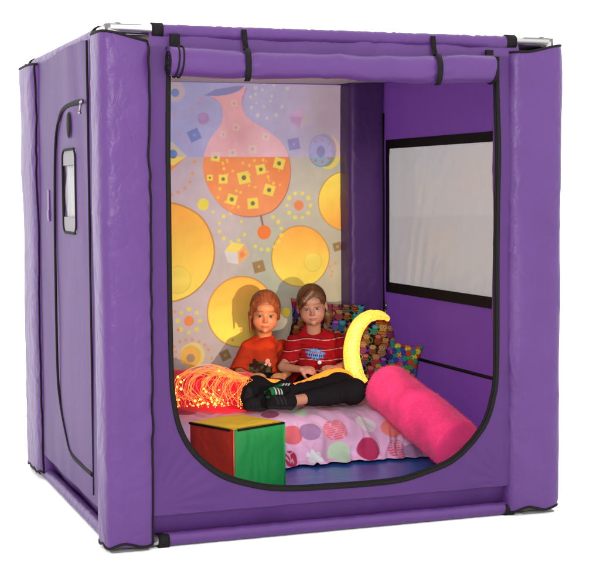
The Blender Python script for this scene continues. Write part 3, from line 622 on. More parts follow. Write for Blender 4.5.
# bolster ---------------------------------------------------------------
b0 = at(455, 443.5, 2, .226); b1 = at(386, 386, 2, .432)
ax = b1-b0; L = np.linalg.norm(ax); ax /= L; n, m = 150, 90; R0 = .124
tt = np.linspace(0, 1, n); s = -.035 + (L+.085)*tt
end = np.minimum(s+.035, (L+.05)-s); rr = np.where(s < L/2, R0*(1-np.clip(1-(s+.035)/.022, 0, 1)**2.5)**.5, R0*.985*(1-np.clip(1-(L+.05-s)/.085, 0, 1)**2.4)**.5); rr[0] = rr[-1] = .002
side = np.cross(ax, [0, 0, 1.]); side /= np.linalg.norm(side); up = np.cross(side, ax)
th = np.linspace(0, 2*np.pi, m, endpoint=False)
V = (b0 + ax*s[:, None])[:, None, :] + rr[:, None, None]*(np.cos(th)[None, :, None]*side + np.sin(th)[None, :, None]*up)
dd = noise(V, 8, 131)*.0016 + noise(V, 22, 132)*.0012; V = V + (V-(b0+ax*s[:, None])[:, None, :])/np.maximum(rr, .02)[:, None, None]*dd[..., None]
bol = obj('bolster', V.reshape(-1, 3), grid_faces(n, m, True), M['pink'], None, loc=tuple(b0 - (0, 0, .12))); tag(bol, 'bright pink plush bolster leaning from the blue mat up onto the bed', 'bolster')

pf = V.reshape(-1, 3); cen = np.repeat((b0 + ax*s[:, None]), m, 0); ii = RNG.randint(m*3, len(pf)-m*3, 26000); P = pf[ii] + RNG.normal(size=(len(ii), 3))*.002
N = pf[ii]-cen[ii]; N /= np.linalg.norm(N, axis=1)[:, None]; dr = N*.7 + RNG.normal(size=N.shape)*.5; dr /= np.linalg.norm(dr, axis=1)[:, None]; sd = np.cross(dr, RNG.normal(size=N.shape)); sd /= np.linalg.norm(sd, axis=1)[:, None]
Ln = RNG.uniform(.004, .011, len(P))[:, None]; V = np.stack([P-sd*.0007, P+sd*.0007, P+dr*Ln], 1).reshape(-1, 3); obj('plush_pile', V, np.arange(len(V)).reshape(-1, 3), M['pink'], bol, smooth=False)['kind'] = 'stuff'

# pillows --------------------------------------------------------------------
def hsv(h, s, v):
    import colorsys; return A(colorsys.hsv_to_rgb(h, s, v))**1.6
def pillow(name, cpx, yw, hw, hh, T, painter, label, cat, yaw=0., roll=0., tilt=0., nseg=130, corner=.10, m=None, group=None, rnd=None):
    c = at(cpx[0], cpx[1], 1, yw); a = rad(-20+yaw); fx = A([math.cos(a), math.sin(a), 0]); fy = A([-math.sin(a), math.cos(a), 0]); fz = A([0, 0, 1.])
    fy, fz = fy*math.cos(tilt)-fz*math.sin(tilt), fz*math.cos(tilt)+fy*math.sin(tilt)
    fx, fz = fx*math.cos(roll)+fz*math.sin(roll), fz*math.cos(roll)-fx*math.sin(roll)
    q = np.linspace(-1, 1, nseg); U, W = np.meshgrid(q, q, indexing='ij')
    pin = 1 - corner*(1-U**2)*np.abs(W)**1.5*0 - 0
    ux = U*(1-corner*(1-W**2)*0 + 0) * (1 - corner*(1-np.abs(W)**2)*np.abs(U)**3); wz = W*(1 - corner*(1-np.abs(U)**2)*np.abs(W)**3)
    if rnd: k = np.sqrt(np.maximum(1-.5*U**2*rnd, .0)); k2 = np.sqrt(np.maximum(1-.5*W**2*rnd, 0)); ux, wz = ux*k2, wz*k
    t = T*np.power(np.clip((1-U**4)*(1-W**4), 0, 1), .5)*(.75+.25*(1-U**2)*(1-W**2))
    X = ux*hw; Zl = wz*hh; out = []
    for sg in (-1, 1):
        P = c + X[..., None]*fx + Zl[..., None]*fz + (sg*t)[..., None]*fy
        P = P + fy*(noise(P, 14, 140+int(cpx[0]))*.004*(t/T) * sg)[..., None]; out.append(P.reshape(-1, 3))
    f = grid_faces(nseg, nseg); V = np.vstack(out); F = np.vstack([f, f[:, ::-1]+nseg*nseg])
    col = painter(X, Zl) if painter else None
    bot = V[:, 2].min()
    o = obj(name, V, F, m or M['paint'], None, col=None if col is None else np.vstack([col.reshape(-1, 3)]*2), loc=(c[0], c[1], bot)); tag(o, label, cat, group)
    return o
def cats(seed, k_=1.):
    def f(X, Z):
        k = k_
        r = np.random.RandomState(seed); C = np.ones(X.shape+(3,))*A([.012, .010, .014])
        cwid, chei = .046*k, .052*k; E = .0012
        items = [(i, j) for j in range(6, -7, -1) for i in range(-7, 8)]
        for i, j in items:
            x0 = i*cwid + (.5*cwid if j % 2 else 0) + r.uniform(-.009, .009); z0 = j*chei*.95 + r.uniform(-.010, .010); k = k_*r.uniform(.88, 1.22)
            h0 = r.choice([.0, .02, .04, .06, .08, .10, .50, .77, .95, .99, .03]); c1 = hsv(h0, .88, r.uniform(.40, .85)); c2 = hsv((h0+r.choice([.45, .12, .85, .7])) % 1, .8, r.uniform(.35, .7))
            x = X-x0; z = Z-z0
            def put(d, c):
                m = np.clip(-d/E+.5, 0, 1)[..., None]; C[:] = C*(1-m) + A(c)*m
            bd = (np.hypot(x/(.019*k), (z+.012*k)/(.020*k))-1)*.017*k
            put(bd, c1); st = (np.sin(z*(620/k)) > .2) & (bd < 0); C[st & (z < -.004*k)] = c2
            tl = np.abs(np.hypot(x-.019*k, z+.004*k)-.012*k)-.0028*k; put(np.where(x > .016*k, tl, 1), c2)
            hd = (np.hypot(x/(.0150*k), (z-.010*k)/(.0115*k))-1)*.012*k; 
            for sg in (-1, 1): put(np.maximum(np.abs(x-sg*.0095*k)*1.5+(z-.018*k)-.009*k, -(z-.010*k)), c1)
            put(hd, hsv((h0+.04) % 1, .85, .75))
            for sg in (-1, 1):
                put(np.hypot(x-sg*.0055*k, z-.012*k)-.0048*k, (.5, .55, .5)); put(np.hypot(x-sg*.0055*k, z-.0125*k)-.0028*k, c2*.7+A([0, .12, .15])); put(np.hypot(x-sg*.0055*k, z-.0125*k)-.0012*k, (.01, .01, .01))
            put(np.hypot(x/1.7, z-.0045*k)-.0018*k, (.7, .05, .08))
        return C*.42
    return f
def puzzle(X, Z):
    r = np.random.RandomState(5); s = .024
    a = .35; x = (X*math.cos(a)+Z*math.sin(a))/s; z = (-X*math.sin(a)+Z*math.cos(a))/s
    # knobs: shift cell borders around their middles
    def knob(u, ph): f = u-np.floor(u); return .24*np.exp(-((f-.5)/.17)**2)*np.where(np.sin(np.floor(u)*7.3+ph) > 0, 1, -1)
    xi = np.floor(x + knob(z, 1.1)*np.sign(np.sin(np.floor(x+.5)*5.1+2))); zi = np.floor(z + knob(x, 2.7)*np.sign(np.sin(np.floor(z+.5)*3.7+1)))
    pal = A([lin(*c) for c in ((208,60,48),(60,110,190),(226,150,40),(40,140,120),(140,80,170),(226,196,60),(60,60,150),(200,80,130),(70,150,80),(40,60,110),(220,100,50))])
    tb = r.randint(0, len(pal), (64, 64)); idx = tb[xi.astype(int) % 64, zi.astype(int) % 64]; C = pal[idx]
    ed = np.zeros(X.shape, bool)
    for axx in (0, 1):
        dif = np.diff(idx, axis=axx) != 0; pad = [(0, 0), (0, 0)]; pad[axx] = (0, 1); ed |= np.pad(dif, pad)
    C[ed] = (.01, .015, .03); return C*.5
pillow('cushion', (326, 324), 1.700, .205, .125, .045, cats(3), 'long dark cushion with a bright cat pattern against the mural behind the child in stripes', 'cushion', roll=-.10, tilt=.25, nseg=230, group='cat patterned cushions')
pillow('cushion', (371, 349), 1.43, .125, .185, .045, cats(9, 1.05), 'round topped cat patterned cushion framed by the glowing yellow fibre arch', 'cushion', roll=-.12, tilt=.12, nseg=230, corner=.0, rnd=.9, group='cat patterned cushions')
pillow('cushion', (403.5, 362), 1.19, .092, .105, .042, puzzle, 'small cushion with multicoloured jigsaw pattern against the right tent wall', 'cushion', roll=-.16, tilt=.22, yaw=-8, corner=.16, nseg=170)
# red furry cushion under the strands
rc = pillow('fur_cushion', (206, 392), 1.40, .225, .115, .075, None, 'shaggy bright red cushion under the glowing fibre strands at left', 'cushion', tilt=.5, roll=-.06, m=M['fur'], corner=.02, nseg=80)
me = rc.data; vv = np.zeros(len(me.vertices)*3); me.vertices.foreach_get('co', vv); vv = vv.reshape(-1, 3); nn = np.zeros(len(me.vertices)*3); me.vertices.foreach_get('normal', nn); nn = nn.reshape(-1, 3)
idx = RNG.randint(0, len(vv), 9000); P = vv[idx] + A(rc.location); N = nn[idx]
dr = N*.8 + RNG.normal(size=N.shape)*.55 + A([0, 0, -.1]); dr /= np.linalg.norm(dr, axis=1)[:, None]; sd = np.cross(dr, RNG.normal(size=N.shape)); sd /= np.linalg.norm(sd, axis=1)[:, None]; Ln = RNG.uniform(.012, .032, len(P))[:, None]
V = np.stack([P-sd*.0009, P+sd*.0009, P+dr*Ln], 1).reshape(-1, 3); obj('fur_pile', V, np.arange(len(V)).reshape(-1, 3), M['fur'], rc, smooth=False)['kind'] = 'stuff'

# ================================================================== FIBRE OPTICS
fo = thing('fibre_optic_light', tuple(at(235, 385, 1, 1.30)*A([1, 1, 0]) + A([0, 0, .33])), 'glowing yellow and orange fibre optic bundle arching round the cushion and fanning out in strands', 'fibre optic light')
def W3(px, py, y): return at(px, py, 1, y)
arch = catmull([W3(389, 319.5, 1.36), W3(384, 316.5, 1.345), W3(376, 315, 1.34), W3(366, 318, 1.34), W3(357, 328, 1.34), W3(352, 344, 1.34), W3(352, 360, 1.33), W3(356, 374, 1.31), W3(362, 384, 1.28)], 14)
wd_ = np.interp(np.linspace(0, 1, len(arch)), [0, .2, .45, .8, 1], [.010, .024, .038, .045, .036])
a, b = sweep(arch, wd_, 18, flat=(.5, 1.0), nrm=(-.34, -.94, 0)); V = A(a); V = V + (noise(V, 60, 151)*.0010)[:, None]
obj('glowing_arch', V, b, M['glow_yellow'], fo)
lap = catmull([W3(353, 377, 1.325), W3(344, 373.5, 1.32), W3(335, 373, 1.31), W3(322, 377, 1.29), W3(308, 383, 1.25), W3(294, 387, 1.24), W3(280, 384, 1.27), W3(264, 381.5, 1.30), W3(250, 380, 1.31), W3(236, 377, 1.31), W3(222, 373, 1.30)], 12)
wl = np.interp(np.linspace(0, 1, len(lap)), [0, .15, .5, 1], [.028, .032, .027, .014])
a, b = sweep(lap, wl, 16, flat=(.75, 1)); V = A(a); V = V + (noise(V, 55, 152)*.0015)[:, None]
obj('glowing_bundle', V, b, M['glow_orange'], fo)
hub = W3(232, 376, 1.31)
def up_floor(p): return A([p[0], p[1], max(p[2], .325)])
for k in range(84):
    r = RNG; ex = r.uniform(172, 250); tx = r.choice([178, 188, 203, 212, 224, 241]) + r.normal()*2.6
    topx = .5*(232+tx)+r.normal()*2.5; topy = 369 + (tx-178)*.14 + r.normal()*2.4
    st = lap[-1 - r.randint(0, 30)]
    y1 = r.uniform(1.17, 1.32); ys_ = r.uniform(1.10, 1.2)
    if k % 9 == 4:   # loose loops
        cx, cy = r.uniform(190, 245), r.uniform(383, 395); ra = r.uniform(7, 16)
        pts = [st, W3(cx+ra*.8, cy-ra, y1)] + [W3(cx+ra*math.cos(a_), cy+ra*.9*math.sin(a_), y1-.02*i/3) for i, a_ in enumerate(np.linspace(0, -5.2, 8))]
    else:
        pts = [st, W3((topx+st_px[0])/2 if False else (topx+236)/2, topy+1, 1.28), W3(topx, topy, y1+.02), W3(tx+6, (topy+386)/2-2, y1-.03), W3(tx, r.uniform(384, 394), y1-.07), W3(tx + r.normal()*9 + 6, r.uniform(398, 408), ys_)]
    P = catmull([up_floor(q) for q in pts], 9); P = P + np.stack([noise(P, 9, 160+k % 7)*.0018]*3, 1)*A([1, 1, .6]); P[:, 2] = np.maximum(P[:, 2], .324)
    a, b = sweep(P, RNG.uniform(.0007, .0012), 5); o_ = obj('strand', a, b, (M['glow_strand'], M['glow_red'], M['glow_gold'], M['glow_strand'], M['glow_red'], M['glow_strand'])[k % 6], fo)
    V, F = [], []
    th_ = np.linspace(0, 2*np.pi, 9)[:-1]
    c_ = P[-1]; rr_ = RNG.uniform(.0018, .0036)
    for ph in np.linspace(-1.5, 1.5, 6): V += [c_ + rr_*A([math.cos(ph)*math.cos(t), math.cos(ph)*math.sin(t), math.sin(ph)]) for t in th_]
    if k % 2: obj('glowing_tip', V, grid_faces(6, 8, True).tolist() + [list(range(8))[::-1], list(range(40, 48))], M['glow_tip'], o_)
for (px, py) in ((178,377),(181,382),(181,389),(177,387),(204,389),(206,392),(219,371),(219,390),(211,398),(212,402),(208,404),(198,405),(203,403),(215,404),(222,404),(190,404),(228,403),(195,401),(213,394),(184,380),(179,400),(176,393),(200,399),(217,400)):
    c_ = up_floor(W3(px, py, RNG.uniform(1.12, 1.17))); rr_ = RNG.uniform(.003, .0075); V = []
    for ph in np.linspace(-1.5, 1.5, 6): V += [c_ + rr_*A([math.cos(ph)*math.cos(t), math.cos(ph)*math.sin(t), math.sin(ph)]) for t in th_]
    obj('glowing_tip', V, grid_faces(6, 8, True).tolist() + [list(range(8))[::-1], list(range(40, 48))], M['glow_tip'], fo)
# ================================================================== CHILDREN (grown as one smooth surface each)
class Field:
    def __init__(s, lo, hi, h):
        s.lo, s.h = A(lo, float), h; s.n = np.ceil((A(hi)-s.lo)/h).astype(int)+1; s.F = np.full(s.n, 1e2, np.float32)
        s.ax = [(s.lo[i]+h*np.arange(s.n[i])).astype(np.float32) for i in range(3)]
    def sub(s, lo, hi):
        i0 = np.clip(np.floor((lo-s.lo)/s.h).astype(int), 0, s.n-1); i1 = np.clip(np.ceil((hi-s.lo)/s.h).astype(int)+1, 1, s.n)
        sl = tuple(slice(int(a), int(max(b, a+1))) for a, b in zip(i0, i1)); P = np.stack(np.meshgrid(*[s.ax[i][sl[i]] for i in range(3)], indexing='ij'), -1); return sl, P
    def put(s, lo, hi, fn, k, mode='u'):
        m = k + 4*s.h; sl, P = s.sub(A(lo)-m, A(hi)+m); d = fn(P).astype(np.float32); f = s.F[sl]
        if mode == 'u':
            if k > 0: h = np.clip(.5+.5*(f-d)/k, 0, 1); s.F[sl] = f*(1-h)+d*h-k*h*(1-h)
            else: s.F[sl] = np.minimum(f, d)
        else:
            if k > 0: h = np.clip(.5-.5*(f+d)/k, 0, 1); s.F[sl] = f*(1-h)-d*h+k*h*(1-h)
            else: s.F[sl] = np.maximum(f, -d)
    def cap(s, a, b, ra, rb=None, k=.0, cut=None, mode='u'):
        a, b = A(a, float), A(b, float); rb = ra if rb is None else rb
        def fn(P):
            e = b-a; t = np.clip(((P-a)@e)/(e@e+1e-12), 0, 1); d = np.linalg.norm(P-a-t[..., None]*e, axis=-1)-(ra+(rb-ra)*t)
            if cut is not None: u = e/np.linalg.norm(e); d = np.maximum(d, (P-a)@u-np.linalg.norm(e)*cut)
            return d
        R = max(ra, rb); s.put(np.minimum(a, b)-R, np.maximum(a, b)+R, fn, k, mode)
    def ell(s, c, r, k=.0, R=None, mode='u'):
        c, r = A(c, float), A(r, float); R = np.eye(3) if R is None else R
        def fn(P):
            q = (P-c)@R; k0 = np.linalg.norm(q/r, axis=-1); k1 = np.linalg.norm(q/r**2, axis=-1); return k0*(k0-1)/np.maximum(k1, 1e-6)
        m = r.max(); s.put(c-m, c+m, fn, k, mode)
    def mesh(s, disp=None):
        F = s.F; h = s.h
        if disp is not None:
            I = np.argwhere(np.abs(F) < .03); P = s.lo + I*h; F[tuple(I.T)] += disp(P).astype(np.float32)
        n = np.array(F.shape); ins = F < 0
        c = ins[:-1, :-1, :-1].astype(np.int8)
        c = sum(ins[i:n[0]-1+i, j:n[1]-1+j, k:n[2]-1+k].astype(np.int8) for i in (0, 1) for j in (0, 1) for k in (0, 1))
        act = np.argwhere((c > 0) & (c < 8)); idx = np.full(c.shape, -1, np.int32); idx[tuple(act.T)] = np.arange(len(act))
        acc = np.zeros((len(act), 3)); cnt = np.zeros(len(act))
        cor = [A([i, j, k]) for i in (0, 1) for j in (0, 1) for k in (0, 1)]
        for a_ in cor:
            for ax_ in range(3):
                if a_[ax_]: continue
                b_ = a_.copy(); b_[ax_] = 1; fa = F[tuple((act+a_).T)]; fb = F[tuple((act+b_).T)]; m = (fa < 0) != (fb < 0)
                t = np.where(m, fa/np.where(m, fa-fb, 1), 0); p = a_+(b_-a_)*t[:, None]; acc += p*m[:, None]; cnt += m
        V = s.lo + (act+acc/cnt[:, None])*h; Fs = []
        for ax_ in range(3):
            u, v = (ax_+1) % 3, (ax_+2) % 3; a_ = ins.take(range(0, n[ax_]-1), ax_); b_ = ins.take(range(1, n[ax_]), ax_)
            E_ = np.argwhere(a_ != b_); ok = (E_[:, u] > 0) & (E_[:, v] > 0) & (E_[:, u] < n[u]-1) & (E_[:, v] < n[v]-1); E_ = E_[ok]; fl = a_[tuple(E_.T)]
            du, dv2 = np.zeros(3, int), np.zeros(3, int); du[u] = 1; dv2[v] = 1
            q = np.stack([idx[tuple((E_-du-dv2).T)], idx[tuple((E_-dv2).T)], idx[tuple(E_.T)], idx[tuple((E_-du).T)]], 1); q[~fl] = q[~fl][:, ::-1]; Fs.append(q)
        Fq = np.vstack(Fs); Fq = Fq[(Fq >= 0).all(1)]
        # light smoothing
        for _ in range(1):
            e = np.vstack([Fq[:, [0, 1]], Fq[:, [1, 2]], Fq[:, [2, 3]], Fq[:, [3, 0]]]); sm = np.zeros_like(V); ct = np.zeros(len(V))
            np.add.at(sm, e[:, 0], V[e[:, 1]]); np.add.at(sm, e[:, 1], V[e[:, 0]]); np.add.at(ct, e[:, 0], 1); np.add.at(ct, e[:, 1], 1)
            V = V*.5 + .5*sm/np.maximum(ct, 1)[:, None]
        return V, Fq
RZ = rad(-20.)
def rz(a): return A([[math.cos(a), -math.sin(a), 0], [math.sin(a), math.cos(a), 0], [0, 0, 1]])
def rx(a): return A([[1, 0, 0], [0, math.cos(a), -math.sin(a)], [0, math.sin(a), math.cos(a)]])
def ry(a): return A([[math.cos(a), 0, math.sin(a)], [0, 1, 0], [-math.sin(a), 0, math.cos(a)]])
class Kid:
    def __init__(s, px, py, y, label):
        p = at(px, py, 1, y); s.loc = A([p[0], p[1], .31]); s.root = thing('person', tuple(s.loc), label, 'child', rz=RZ); s.Ri = rz(-RZ)
    def w(s, px, py, y): return s.Ri@(at(px, py, 1, y)-s.loc)
    def l(s, P): return s.Ri@(A(P)-s.loc)
    def emit(s, name, V, F, m, parent=None, col=None):
        W = V@rz(RZ).T + s.loc; return obj(name, W, F, m, parent or s.root, col=col)
def head(f, c, R, sc, slim=1.):
    T = lambda p: c + R@(A(p, float)*sc)
    f.ell(T((0, .012, .022)), A([.069*slim, .085, .077])*sc, .0, R); f.ell(T((0, -.016, -.026)), A([.061*slim, .064, .066])*sc, .02, R)
    f.ell(T((0, -.032, -.064)), A([.046*slim, .041, .034])*sc, .024, R)
    for q in (-1, 1): f.ell(T((q*.034, -.048, -.044)), A([.024, .024, .024])*sc, .016, R)
    f.ell(T((0, -.064, -.088)), A([.013, .014, .011])*sc, .014, R)
    f.ell(T((0, -.066, .022)), A([.040, .018, .022])*sc, .02, R)
    for q in (-1, 1): f.ell(T((q*.0275, -.086, -.016)), A([.0165, .0125, .0105])*sc, .009, R, 's')
    f.cap(T((0, -.072, -.008)), T((0, -.090, -.038)), .0050*sc, .0068*sc, .011)
    for q in (-1, 1): f.ell(T((q*.0085, -.082, -.041)), A([.0055, .007, .005])*sc, .005, R)
    f.ell(T((0, -.0775, -.0628)), A([.020, .0058, .0028])*sc, .004, R); f.ell(T((0, -.0772, -.0685)), A([.016, .0058, .0031])*sc, .004, R)
    for q in (-1, 1):
        for a_, b_ in (((q*.015, -.0715, -.0125), (q*.027, -.0745, -.0060)), ((q*.027, -.0745, -.0060), (q*.041, -.0660, -.0090)), ((q*.017, -.072, -.020), (q*.027, -.0735, -.0235)), ((q*.027, -.0735, -.0235), (q*.038, -.066, -.019))):
            f.cap(T(a_), T(b_), .0028*sc, None, .003)
        f.ell(T((q*.071*slim, .006, -.016)), A([.007, .014, .024])*sc, .006, R); f.ell(T((q*.076*slim, .000, -.014)), A([.004, .008, .014])*sc, .003, R, 's')
def hand(f, w, d, nrm, side, sc=1., curl=.9):
    d = A(d, float); d /= np.linalg.norm(d); nrm = A(nrm, float); nrm -= d*(nrm@d); nrm /= np.linalg.norm(nrm); sd = np.cross(d, nrm)*side   # sd towards the thumb
    R = np.stack([d, sd, nrm], 1)
    f.ell(w+d*.028*sc, A([.031, .023, .0115])*sc, .008, R)
    for i, (o_, ln) in enumerate(((.0165, .044), (.0055, .049), (-.0055, .046), (-.016, .037))):
        b_ = w+d*.046*sc+sd*o_*sc; ln *= sc; c1 = curl*(.55+.08*i); d1 = d*math.cos(c1)-nrm*math.sin(c1)+sd*o_*4; d2 = d*math.cos(c1*2)-nrm*math.sin(c1*2)+sd*o_*3
        f.cap(b_, b_+d1*ln*.52, .0066*sc, .0060*sc, .003); f.cap(b_+d1*ln*.52, b_+d1*ln*.52+d2*ln*.5, .0060*sc, .0050*sc, .001)
    t0 = w+d*.012*sc+sd*.018*sc; td = d*.6+sd*.75-nrm*.25; td /= np.linalg.norm(td); t1 = t0+td*.026*sc; f.cap(t0, t1, .0085*sc, .0072*sc, .006); f.cap(t1, t1+(td*.5+d*.5-nrm*.3)*.022*sc, .0070*sc, .0055*sc, .002)
def paint_head(V, C, c, R, sc, lip, brow, flush):
    q = ((V-c)@R)/sc; x, y, z = q[:, 0], q[:, 1], q[:, 2]; fr = (y < -.03)
    def mix(m, col):
        m = np.clip(m, 0, 1)[:, None]; C[:] = C*(1-m)+A(col)*m
    mix(fr*.55*np.exp(-((np.abs(x)-.034)/.016)**2-((z+.042)/.016)**2), flush)
    mix(fr*.35*np.exp(-(x/.010)**2-((z+.038)/.010)**2), flush)
    mz = z+.0660-.15*np.abs(x); mix(fr*np.clip((1-np.hypot(x/.021, mz/.0062))*4, 0, 1)*.7, lip)
    mix(fr*np.clip((1-np.abs(mz)/.0014)*2, 0, 1)*(np.abs(x) < .018)*.8, lip*.35)
    bz = z-(.0100-.05*(np.abs(x)-.026)-4*(np.abs(x)-.026)**2); mix(fr*np.clip((1-np.abs(bz)/.0024)*2, 0, 1)*((np.abs(x) > .012) & (np.abs(x) < .043))*.7, brow)
    lz = z+.0080+ 5*(np.abs(x)-.0275)**2; mix(fr*np.clip((1-np.abs(lz)/.0019)*2, 0, 1)*((np.abs(x) > .0145) & (np.abs(x) < .0405))*.95, brow*.35)
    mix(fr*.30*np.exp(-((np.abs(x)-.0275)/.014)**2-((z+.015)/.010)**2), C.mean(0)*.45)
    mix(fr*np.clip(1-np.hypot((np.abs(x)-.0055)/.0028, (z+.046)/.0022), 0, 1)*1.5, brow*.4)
def eyes(kid, c, R, sc, iris, parent):
    for q in (-1, 1):
        ce = c+R@(A([q*.0270, -.0640, -.0156])*sc); n = 26; V = []; C = []
        for ph in np.linspace(0, np.pi, n):
            for th in np.linspace(0, 2*np.pi, 32, endpoint=False):
                d = A([math.sin(ph)*math.cos(th), -math.cos(ph), math.sin(ph)*math.sin(th)]); V.append(ce+R@(d*.0118*sc))
                C.append(A([.01, .01, .01]) if ph < .27 else (iris*.2 if ph > .50 else iris*.4) if ph < .62 else A([.26, .22, .20]))
        kid.emit('eye', A(V), grid_faces(n, 32, True), M['eye'], parent, col=A(C))
def build_hair(kid, c, R, sc, cols, style, parent, h=.0026):
    T = lambda p: c+R@(A(p, float)*sc)
    f = Field(c-.17, c+.17, h)
    f.ell(T((0, .014, .026)), A([.0765, .093, .0835])*sc, 0, R); f.ell(T((0, .035, -.02)), A([.070, .065, .070])*sc, .02, R)
    if style == 'girl':
        f.ell(T((0.004, -.088, -.040)), A([.054, .050, .088])*sc, .006, R, 's'); f.ell(T((0, -.05, -.125)), A([.075, .07, .05])*sc, .01, R, 's')
        f.cap(T((-.058, -.038, .035)), T((-.071, -.014, -.03)), .013*sc, .010*sc, .012); f.cap(T((-.071, -.014, -.03)), T((-.072, -.008, -.10)), .009*sc, .004*sc, .008)
        f.cap(T((-.066, .015, -.02)), T((-.055, .03, -.09)), .018*sc, .008*sc, .02)
        f.cap(T((.058, -.034, .035)), T((.067, -.006, -.03)), .011*sc, .009*sc, .015)
        f.cap(T((0, .06, -.04)), T((0, .055, -.10)), .04*sc, .02*sc, .02)
    else:
        f.ell(T((.016, -.092, -.048)), A([.052, .052, .092])*sc, .006, R, 's'); f.ell(T((0, -.05, -.125)), A([.08, .08, .062])*sc, .01, R, 's')
        f.cap(T((.010, -.066, .072)), T((-.038, -.074, .030)), .015*sc, .016*sc, .012); f.cap(T((-.038, -.074, .030)), T((-.062, -.044, -.006)), .016*sc, .009*sc, .01)
        f.cap(T((.020, -.062, .068)), T((.060, -.030, .030)), .011*sc, .010*sc, .012)
        f.cap(T((.05, .08, -.01)), T((.072, .085, -.07)), .026*sc, .030*sc, .01); f.cap(T((.072, .085, -.07)), T((.07, .08, -.12)), .028*sc, .010*sc, .01)
        for q in (1,): f.ell(T((q*.074, -.003, -.018)), A([.016, .018, .028])*sc, .004, R, 's')
    part = .018 if style != 'girl' else 0.0
    def disp(P):
        q = ((P-c)@R)/sc; a = np.arctan2(q[:, 0]-part, q[:, 2]+.03); return .0005*noise(q*A([1, 1, .35]), 22, 172)
    V, F = f.mesh(disp); q = ((V-c)@R)/sc
    st = noise(np.stack([np.arctan2(q[:, 0]-part, q[:, 2]+.03)*.5, q[:, 1]*.25, q[:, 2]*.05], 1), 46, 173); m = np.clip(.4+.22*st+.12*noise(q, 60, 174), 0, 1)[:, None]
    C = cols[0]*(1-m)+cols[1]*m; C = C*(1-.0)
    # fine strands laid over the shape, plus a few flyaways
    e1 = V[F[:, 2]]-V[F[:, 0]]; e2 = V[F[:, 3]]-V[F[:, 1]]; fn = np.cross(e1, e2); fn /= np.linalg.norm(fn, axis=1)[:, None]+1e-12
    N = np.zeros_like(V); [np.add.at(N, F[:, i], fn) for i in range(4)]; N /= np.linalg.norm(N, axis=1)[:, None]+1e-12
    r = np.random.RandomState(77); ns, sgs = 5200, 7; i0 = r.randint(0, len(V), ns); P = V[i0]; n0 = N[i0]; lift = r.uniform(.0002, .0014, ns)[:, None]; lift[::12] = r.uniform(.002, .007, len(lift[::12]))[:, None]
    tgt = T((0, .085, -.055)) if style == 'girl' else T((.055, .085, -.03)); tgf = T((-.075, .0, -.03)); cc = C[i0]*r.uniform(.55, 1.6, ns)[:, None]
    pts = []; q0 = ((P-c)@R)/sc; fringe = (q0[:, 1] < -.025) & (q0[:, 0] < .02) & (style != 'girl'); lock = (q0[:, 2] < -.03) & (q0[:, 1] < .03)
    for s_ in range(sgs):
        pts.append(P+n0*lift*min(1, s_*.6+.1)); g = np.where(fringe[:, None], tgf, tgt)-P; g = np.where(lock[:, None], A([0, .01, -.1]), g); g -= n0*(g*n0).sum(1)[:, None]; g /= np.linalg.norm(g, axis=1)[:, None]+1e-9
        P = P+g*r.uniform(.004, .008, ns)[:, None]; j = np.zeros(ns, int)
        for b0_ in range(0, ns, 650): d_ = ((P[b0_:b0_+650, None]-V[None, ::3])**2).sum(-1); j[b0_:b0_+650] = np.argmin(d_, 1)*3
        P = P*.4+V[j]*.6; n0 = N[j]
    pts = A(pts); wd2 = np.cross(pts[1]-pts[0], N[i0]); wd2 /= np.linalg.norm(wd2, axis=1)[:, None]+1e-9; VV = []
    for s_ in range(sgs): w_ = .00045*(1-(s_/(sgs-1))**2*.8); VV += [pts[s_]-wd2*w_, pts[s_]+wd2*w_]
    VV = np.stack(VV, 1).reshape(-1, 3); base = np.arange(ns)*sgs*2; FF = np.vstack([np.stack([base+2*s_, base+2*s_+1, base+2*s_+3, base+2*s_+2], 1) for s_ in range(sgs-1)])
    return kid.emit('hair', np.vstack([V, VV]), np.vstack([F, FF+len(V)]), M['hair'], parent, col=np.vstack([C, np.repeat(cc, sgs*2, 0)]))

